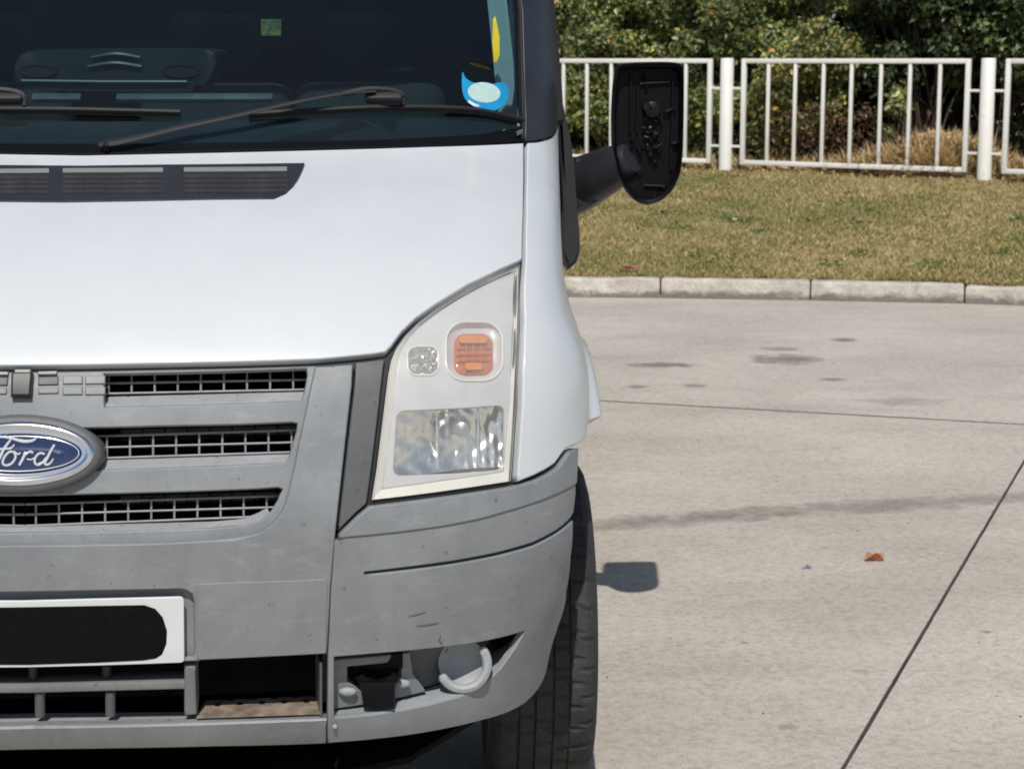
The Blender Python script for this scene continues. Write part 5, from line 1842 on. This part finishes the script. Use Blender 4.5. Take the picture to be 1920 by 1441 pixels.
def shrub(name, t, back, h, width, depth, nleaf, size, pal, label, z_low=0.25, clumps=26, cat='shrub', group='shrubs behind the white fence', seed=0):
    r = np.random.default_rng(100 + seed)
    base = FPt(t, 0) + fnorm * back
    gz = float(lawn_z(base.x, base.y)) - 0.01
    base.z = gz
    e = empty(name, base, label, cat, group)
    B = np.array(base)
    f3, n3 = np.array(fd), np.array(fnorm)
    # clump centres within the crown
    cc = []
    while len(cc) < clumps:
        u = r.uniform(-1, 1, 3)
        if np.dot(u, u) < 1:
            zz = z_low + (h - z_low) * (u[2] * 0.5 + 0.5)
            shrink = 0.82 + 0.18 * np.sin(np.pi * np.clip((zz / h), 0.05, 0.95))
            cc.append(B + f3 * u[0] * width / 2 * shrink + n3 * u[1] * depth / 2 * shrink + np.array([0, 0, zz]))
    cc = np.array(cc)
    rad = r.uniform(0.12, 0.34, clumps) * (width / 1.4)
    w = rad ** 2; w /= w.sum()
    ci = r.choice(clumps, nleaf, p=w)
    dirs = unit(r.normal(0, 1, (nleaf, 3)))
    rr = rad[ci] * r.uniform(0.55, 1.05, nleaf)
    pos = cc[ci] + dirs * rr[:, None] * np.array([1, 1, 0.85])
    ctr = B + np.array([0, 0, h * 0.5])
    out = unit(dirs * 0.8 + unit(pos - ctr) * 0.5)
    tone = r.uniform(0.75, 1.95, clumps)[ci]
    cols = pick(pal, nleaf) * tone[:, None]
    pos[:, 2] = np.maximum(pos[:, 2], gz + 0.06)
    V, Fc, cl = leaves(pos, out, size * r.uniform(0.6, 1.35, nleaf), np.clip(cols, 0, 1))
    soup('crown', V, Fc, cl, 'leaf', e)
    bm = bmesh.new()
    for k in range(min(clumps, 16)):
        a = Vector(B) + fd * float(r.normal(0, width * 0.10)) + fnorm * float(r.normal(0, 0.08)) + Vector((0, 0, -0.04))
        b = Vector(cc[k])
        m = a.lerp(b, 0.5) + Vector((float(r.normal(0, 0.08)), float(r.normal(0, 0.08)), 0.08))
        pts = catmull([a, a.lerp(m, 0.5), m, b], 3)
        bm_tube(bm, pts, list(np.linspace(0.016, 0.004, len(pts))), 5)
    from_bm('stems', bm, 'bark', e, smooth=True)
    return e

G1, G2, G3 = (0.088, 0.118, 0.038), (0.150, 0.178, 0.060), (0.046, 0.070, 0.027)
G4 = (0.235, 0.24, 0.085); YE = (0.36, 0.31, 0.08); OR = (0.42, 0.23, 0.09); BR = (0.14, 0.085, 0.045); DK = (0.030, 0.052, 0.020); PALE = (0.27, 0.31, 0.19)
mixA = [(4, G1), (7, G2), (1.5, G3), (5, G4), (0.8, YE), (0.25, OR), (0.6, PALE)]
mixB = [(4, G1), (6, G2), (2, G3), (4, G4), (0.5, YE), (0.2, OR), (0.5, PALE)]
mixC = [(3, G1), (4, G2), (2, G3), (4, G4), (1.2, YE), (0.4, OR), (1.6, BR), (0.5, PALE)]
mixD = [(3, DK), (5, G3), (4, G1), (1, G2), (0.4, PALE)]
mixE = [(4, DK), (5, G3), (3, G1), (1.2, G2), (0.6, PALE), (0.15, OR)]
def tt(px): return fence_t(px, 1)
fr_rows = [
    ('leafy_shrub', tt(820), 0.95, 2.5, 1.7, 1.2, 9000, 0.075, mixA, 'green shrub behind the fence hidden by the van cab'),
    ('leafy_shrub', tt(80), 1.0, 2.5, 2.0, 1.3, 6500, 0.095, mixB, 'green shrub behind the fence beside the van load bay, farthest from the mirror'),
    ('leafy_shrub', tt(330), 0.95, 2.6, 1.9, 1.2, 6500, 0.095, mixA, 'yellowish green shrub behind the fence beside the van load bay, second from the end'),
    ('leafy_shrub', tt(580), 1.0, 2.4, 1.8, 1.2, 6500, 0.095, mixC, 'olive shrub behind the fence beside the van load bay, nearest the cab'),
    ('leafy_shrub', tt(1085), 0.90, 2.5, 1.5, 1.2, 17000, 0.060, mixA, 'light green shrub with yellow leaves behind fence between van pillar and wing mirror'),
    ('leafy_shrub', tt(1270), 0.95, 2.6, 1.35, 1.2, 17000, 0.060, mixB, 'fresh green shrub with orange flecks behind the fence right beside the wing mirror'),
    ('leafy_shrub', tt(1440), 0.90, 2.4, 1.25, 1.1, 15000, 0.058, mixC, 'olive shrub with yellow and brown twigs at the start of the middle fence panel'),
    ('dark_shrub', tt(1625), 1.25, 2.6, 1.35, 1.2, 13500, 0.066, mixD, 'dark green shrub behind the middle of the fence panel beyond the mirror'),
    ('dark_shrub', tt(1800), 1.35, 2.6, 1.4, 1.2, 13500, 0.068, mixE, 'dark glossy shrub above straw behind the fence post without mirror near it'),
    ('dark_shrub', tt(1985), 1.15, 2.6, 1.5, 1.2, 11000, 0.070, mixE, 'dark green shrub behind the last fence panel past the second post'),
    ('leafy_shrub', tt(2200), 0.95, 2.6, 1.6, 1.2, 5500, 0.095, mixB, 'green shrub at the far end of the fence beyond the straw'),
]
for i, (nm, t, bk__, h, w, d, nl, sz, pal, lab) in enumerate(fr_rows):
    low = 0.75 if i in (7, 8) else 0.02
    shrub(nm, t, bk__, h, w, d, nl, sz, pal, lab, z_low=low, clumps=52, seed=i)
shrub('seedling_shrub', tt(1622), 0.55, 0.85, 0.36, 0.30, 420, 0.06, [(3, G2), (4, G4), (1, PALE)], 'small bright green sapling growing in the dark gap below the dark shrubs', z_low=0.25, clumps=6, seed=31)
# taller trees that close the view behind
back_lab = ['tall dark tree closing the view behind the light green shrubs', 'tall dark tree standing behind the olive shrub', 'tall dark tree standing behind the dark shrubs',
            'tall dark tree behind the second fence post', 'tall dark tree behind the end of the fence', 'tall dark tree behind the van cab', 'tall dark tree behind the shrubs beside the van load bay', 'tall dark tree at the far end behind the van load bay']
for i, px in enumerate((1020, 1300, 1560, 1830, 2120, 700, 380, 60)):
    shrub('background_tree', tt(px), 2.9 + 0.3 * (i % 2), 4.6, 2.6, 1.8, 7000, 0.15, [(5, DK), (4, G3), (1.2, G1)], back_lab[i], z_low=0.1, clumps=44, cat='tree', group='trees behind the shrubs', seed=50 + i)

# --- shaded undergrowth between shrubs and trees
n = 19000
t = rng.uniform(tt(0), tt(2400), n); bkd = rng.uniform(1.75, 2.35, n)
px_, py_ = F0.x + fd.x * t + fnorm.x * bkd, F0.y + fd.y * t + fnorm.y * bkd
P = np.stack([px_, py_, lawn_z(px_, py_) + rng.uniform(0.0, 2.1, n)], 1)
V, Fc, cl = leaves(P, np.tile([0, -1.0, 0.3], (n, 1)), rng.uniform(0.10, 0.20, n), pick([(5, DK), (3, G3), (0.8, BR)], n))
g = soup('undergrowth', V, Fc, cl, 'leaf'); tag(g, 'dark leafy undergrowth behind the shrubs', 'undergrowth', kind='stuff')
# brown dead twigs low in the olive shrub
n = 1500
t = rng.normal(tt(1490), 0.42, n); bkd = rng.uniform(0.3, 0.8, n)
px_, py_ = F0.x + fd.x * t + fnorm.x * bkd, F0.y + fd.y * t + fnorm.y * bkd
P = np.stack([px_, py_, lawn_z(px_, py_) + rng.uniform(0.05, 0.62, n)], 1)
V, Fc, cl = leaves(P, rng.normal(0, 1, (n, 3)), rng.uniform(0.04, 0.09, n), pick([(4, (0.13, 0.075, 0.05)), (3, (0.20, 0.12, 0.075)), (1, (0.30, 0.20, 0.10)), (1, (0.08, 0.05, 0.04))], n), 0.3)
g = soup('dead_twigs', V, Fc, cl, 'straw'); tag(g, 'brown dead twigs and leaves low behind the middle fence panel', 'twigs', kind='stuff')

# --- lawn grass
def blades(pos, h, wd, cols, lean=0.5):
    n = len(pos)
    a = rng.uniform(0, 2 * math.pi, n)
    s = np.stack([np.cos(a), np.sin(a), np.zeros(n)], 1)
    le = np.stack([rng.normal(0, lean, n), rng.normal(0, lean, n), np.ones(n)], 1)
    tip = pos + unit(le) * h[:, None]
    mid = pos + (tip - pos) * 0.55 + np.array([0, 0, 1]) * (h * 0.10)[:, None]
    V = np.stack([pos - s * wd[:, None] / 2, pos + s * wd[:, None] / 2, mid + s * wd[:, None] * 0.35, tip, mid - s * wd[:, None] * 0.35], 1).reshape(-1, 3)
    i = np.arange(n)[:, None] * 5
    Fc = np.concatenate([i + [0, 1, 2], i + [0, 2, 4], i + [4, 2, 3]], 1).reshape(-1, 3)
    return V, Fc, np.repeat(cols, 5, 0)
def patch(x, y):
    return (np.sin(x * 2.3 + 1.7 * np.sin(y * 1.1)) + np.sin(y * 3.1 + 1.3 * np.sin(x * 1.9 + 2)) + 0.8 * np.sin(x * 5.3 - y * 4.1) + 0.6 * np.sin(x * 11.0 + y * 9.0)) / 3.4
n = 230000
x = rng.uniform(-1.5, 9.0, n); u = rng.uniform(0, 1, n) ** 1.25
ky = np.interp(x, _kx, _ky) + 0.12
sf = F0.y + (x - F0.x) * fd.y / fd.x                # fence y at this x
y = ky + u * (sf + 0.5 - ky)
pz = lawn_z(x, y)
pt = patch(x * 0.8, y * 0.8) * 1.15 + 0.30 - 0.30 * np.exp(-((u - 0.45) / 0.25) ** 2) + rng.normal(0, 0.5, n)
gcol = np.where((pt > 0.12)[:, None], pick([(4, (0.46, 0.35, 0.17)), (3, (0.53, 0.42, 0.235)), (2, (0.35, 0.25, 0.115)), (1, (0.60, 0.50, 0.32))], n),
                pick([(4, (0.215, 0.21, 0.07)), (3, (0.275, 0.265, 0.095)), (2, (0.155, 0.165, 0.055)), (2, (0.37, 0.305, 0.13))], n))
V, Fc, cl = blades(np.stack([x, y, pz - 0.004], 1), rng.uniform(0.016, 0.042, n), rng.uniform(0.006, 0.012, n), gcol, 0.75)
g = soup('grass', V, Fc, cl, 'straw'); tag(g, 'short sun-dried grass covering the lawn', 'grass', kind='stuff')
# --- taller tufts along the kerb and weeds in the lawn
n = 9000
x = rng.uniform(-1.5, 9.0, n); y = np.interp(x, _kx, _ky) + 0.125 + rng.uniform(0, 0.10, n) ** 1.3
P = np.stack([x, y, lawn_z(x, y) - 0.004], 1)
hh = rng.uniform(0.02, 0.06, n) * (0.6 + 0.8 * (patch(x * 3, y) > 0.1))
V, Fc, cl = blades(P, hh, rng.uniform(0.006, 0.012, n), pick([(4, (0.42, 0.31, 0.15)), (3, (0.20, 0.20, 0.065)), (2, (0.30, 0.22, 0.10)), (1, (0.16, 0.11, 0.06))], n), 1.0)
g = soup('verge_tufts', V, Fc, cl, 'straw'); tag(g, 'ragged grass tufts along the back of the kerb', 'grass', kind='stuff')
nc = 60
cx = rng.uniform(0.5, 7.0, nc); cu = rng.uniform(0.08, 0.9, nc)
cy = np.interp(cx, _kx, _ky) + 0.12 + cu * (F0.y + (cx - F0.x) * fd.y / fd.x - np.interp(cx, _kx, _ky))
ci = rng.choice(nc, 1500); rr = rng.uniform(0.05, 0.22, nc)[ci]
x = cx[ci] + rng.normal(0, 0.5, 1500) * rr; y = cy[ci] + rng.normal(0, 0.5, 1500) * rr
V, Fc, cl = leaves(np.stack([x, y, lawn_z(x, y) + 0.02], 1), np.tile([0, 0, 1.0], (1500, 1)), rng.uniform(0.02, 0.06, 1500), pick([(4, (0.13, 0.17, 0.05)), (2, (0.19, 0.22, 0.08)), (1, (0.34, 0.33, 0.20))], 1500), 0.6)
g = soup('lawn_weeds', V, Fc, cl, 'leaf'); tag(g, 'low green weeds in patches on the lawn', 'weeds', kind='stuff')
# --- tall dry straw at the foot of the shrubs
n = 15000
pxs = np.concatenate([rng.normal(1720, 95, 7000), rng.uniform(1000, 2200, 6000), rng.normal(1560, 80, 2000)])
tv = np.array([tt(float(p)) for p in np.linspace(900, 2400, 400)])
t = np.interp(pxs, np.linspace(900, 2400, 400), tv)
bkd = rng.uniform(0.08, 0.9, n)
px_, py_ = F0.x + fd.x * t + fnorm.x * bkd, F0.y + fd.y * t + fnorm.y * bkd
pz = lawn_z(px_, py_)
mound = np.exp(-((pxs - 1720) / 130) ** 2)
hh = rng.uniform(0.10, 0.28, n) * (0.7 + 0.75 * mound)
scol = pick([(5, (0.60, 0.45, 0.26)), (4, (0.58, 0.40, 0.21)), (3, (0.66, 0.54, 0.34)), (1.4, (0.20, 0.19, 0.06)), (1, (0.42, 0.20, 0.11)), (1.2, (0.16, 0.10, 0.06))], n)
V, Fc, cl = blades(np.stack([px_, py_, pz + rng.uniform(0, 0.16, n) * mound], 1), hh, rng.uniform(0.008, 0.018, n), scol, 1.6)
g = soup('dry_straw', V, Fc, cl, 'straw'); tag(g, 'tall dry straw and dead stalks at the foot of the shrubs', 'dry grass', kind='stuff')
# --- flattened straw heap
n = 14000
pxs = np.concatenate([rng.normal(1690, 100, 10500), rng.uniform(1400, 2150, 3500)])
t = np.interp(pxs, np.linspace(900, 2400, 400), tv); bkd = rng.uniform(0.06, 0.85, n)
px_, py_ = F0.x + fd.x * t + fnorm.x * bkd, F0.y + fd.y * t + fnorm.y * bkd
hm = 0.34 * np.exp(-((pxs - 1700) / 125) ** 2) * np.clip(bkd / 0.6, 0.15, 1)
P = np.stack([px_, py_, lawn_z(px_, py_) + 0.01 + hm * rng.uniform(0.75, 1.0, n)], 1)
V, Fc, cl = leaves(P, np.tile([0, -0.5, 1.0], (n, 1)), rng.uniform(0.05, 0.16, n), pick([(4, (0.62, 0.47, 0.28)), (3, (0.54, 0.38, 0.21)), (2, (0.68, 0.56, 0.38)), (1, (0.40, 0.22, 0.12))], n), 0.22)
g = soup('straw_heap', V, Fc, cl, 'straw'); tag(g, 'pale flattened straw heaped behind the middle fence panel', 'straw', kind='stuff')
# --- dead leaf litter along the foot of the fence
n = 2600
t = rng.uniform(tv[0], tv[-1], n); bkd = rng.uniform(-0.12, 1.1, n)
px_, py_ = F0.x + fd.x * t + fnorm.x * bkd, F0.y + fd.y * t + fnorm.y * bkd
P = np.stack([px_, py_, lawn_z(px_, py_) + 0.015], 1)
V, Fc, cl = leaves(P, np.tile([0, 0, 1.0], (n, 1)), rng.uniform(0.03, 0.07, n), pick([(3, (0.20, 0.12, 0.07)), (2, (0.32, 0.20, 0.11)), (1, (0.10, 0.07, 0.05))], n))
g = soup('leaf_litter', V, Fc, cl, 'straw'); tag(g, 'brown dead leaves lying under the fence', 'leaf litter', kind='stuff')

# --- loose grit on the concrete
n = 900
gx = rng.uniform(0.9, 5.5, n); gy = rng.uniform(-0.8, 9.0, n) ; rr = rng.uniform(0.0015, 0.0045, n)
base = np.array([[1, 0, 0], [-0.5, 0.87, 0], [-0.5, -0.87, 0], [0, 0, 0.9]])
V = (np.stack([gx, gy, np.full(n, GZ)], 1)[:, None, :] + base[None] * rr[:, None, None] * rng.uniform(0.6, 1.4, (n, 4, 1))).reshape(-1, 3)
i = np.arange(n)[:, None] * 4
Fc = np.concatenate([i + [0, 1, 3], i + [1, 2, 3], i + [2, 0, 3]], 1).reshape(-1, 3)
g = soup('grit', V, Fc, np.repeat(pick([(3, (0.12, 0.11, 0.10)), (2, (0.30, 0.27, 0.23)), (1, (0.5, 0.47, 0.42))], n), 4, 0), 'straw'); tag(g, 'loose grit scattered on the concrete', 'grit', kind='stuff')
# ------------------------------------------------------------------ small things lying about
plain('orange_leaf', (0.72, 0.36, 0.20), 0.7, var=0.3, vscale=40)
plain('red_litter', (0.60, 0.24, 0.18), 0.6, var=0.15)
plain('paper', (0.55, 0.58, 0.66), 0.7, var=0.15)
def curl_leaf(name, p, L, wd, ang, mat, curl, label, cat):
    bm = bmesh.new()
    rows = []
    for i in range(9):
        u = i / 8
        w_ = wd * math.sin(math.pi * min(max(u, 0.04), 0.97)) ** 0.8
        row = []
        for j in range(5):
            v = (j - 2) / 2
            xx = (u - 0.5) * L; yy = v * w_ / 2
            zz = curl * (abs(v) ** 1.5) * w_ / wd + 0.006 * math.sin(u * 7 + v) + 0.004 + 0.5 * curl * (u - 0.5) ** 2
            row.append(bm.verts.new(Vector((p.x + xx * math.cos(ang) - yy * math.sin(ang), p.y + xx * math.sin(ang) + yy * math.cos(ang), p.z + zz))))
        rows.append(row)
    for i in range(8):
        for j in range(4):
            bm.faces.new((rows[i][j], rows[i][j + 1], rows[i + 1][j + 1], rows[i + 1][j]))
    bmesh.ops.solidify(bm, geom=bm.faces[:], thickness=0.0012)
    o = from_bm(name, bm, mat, None, smooth=True)
    return tag(o, label, cat)
curl_leaf('fallen_leaf', ground(1640, 1051), 0.062, 0.052, 0.15, 'orange_leaf', 0.022, 'curled orange dead leaf lying alone on the concrete', 'leaf')
curl_leaf('paper_scrap', ground(1514, 1066), 0.035, 0.018, 0.2, 'paper', 0.006, 'tiny pale bluish paper scrap on the concrete', 'litter')
pg = ground(1176, 521, GZ + 0.09)
pg.z = float(lawn_z(pg.x, pg.y)) + 0.028
curl_leaf('red_wrapper', pg, 0.15, 0.09, 0.05, 'red_litter', 0.014, 'small red wrapper in the grass behind the kerb', 'litter')
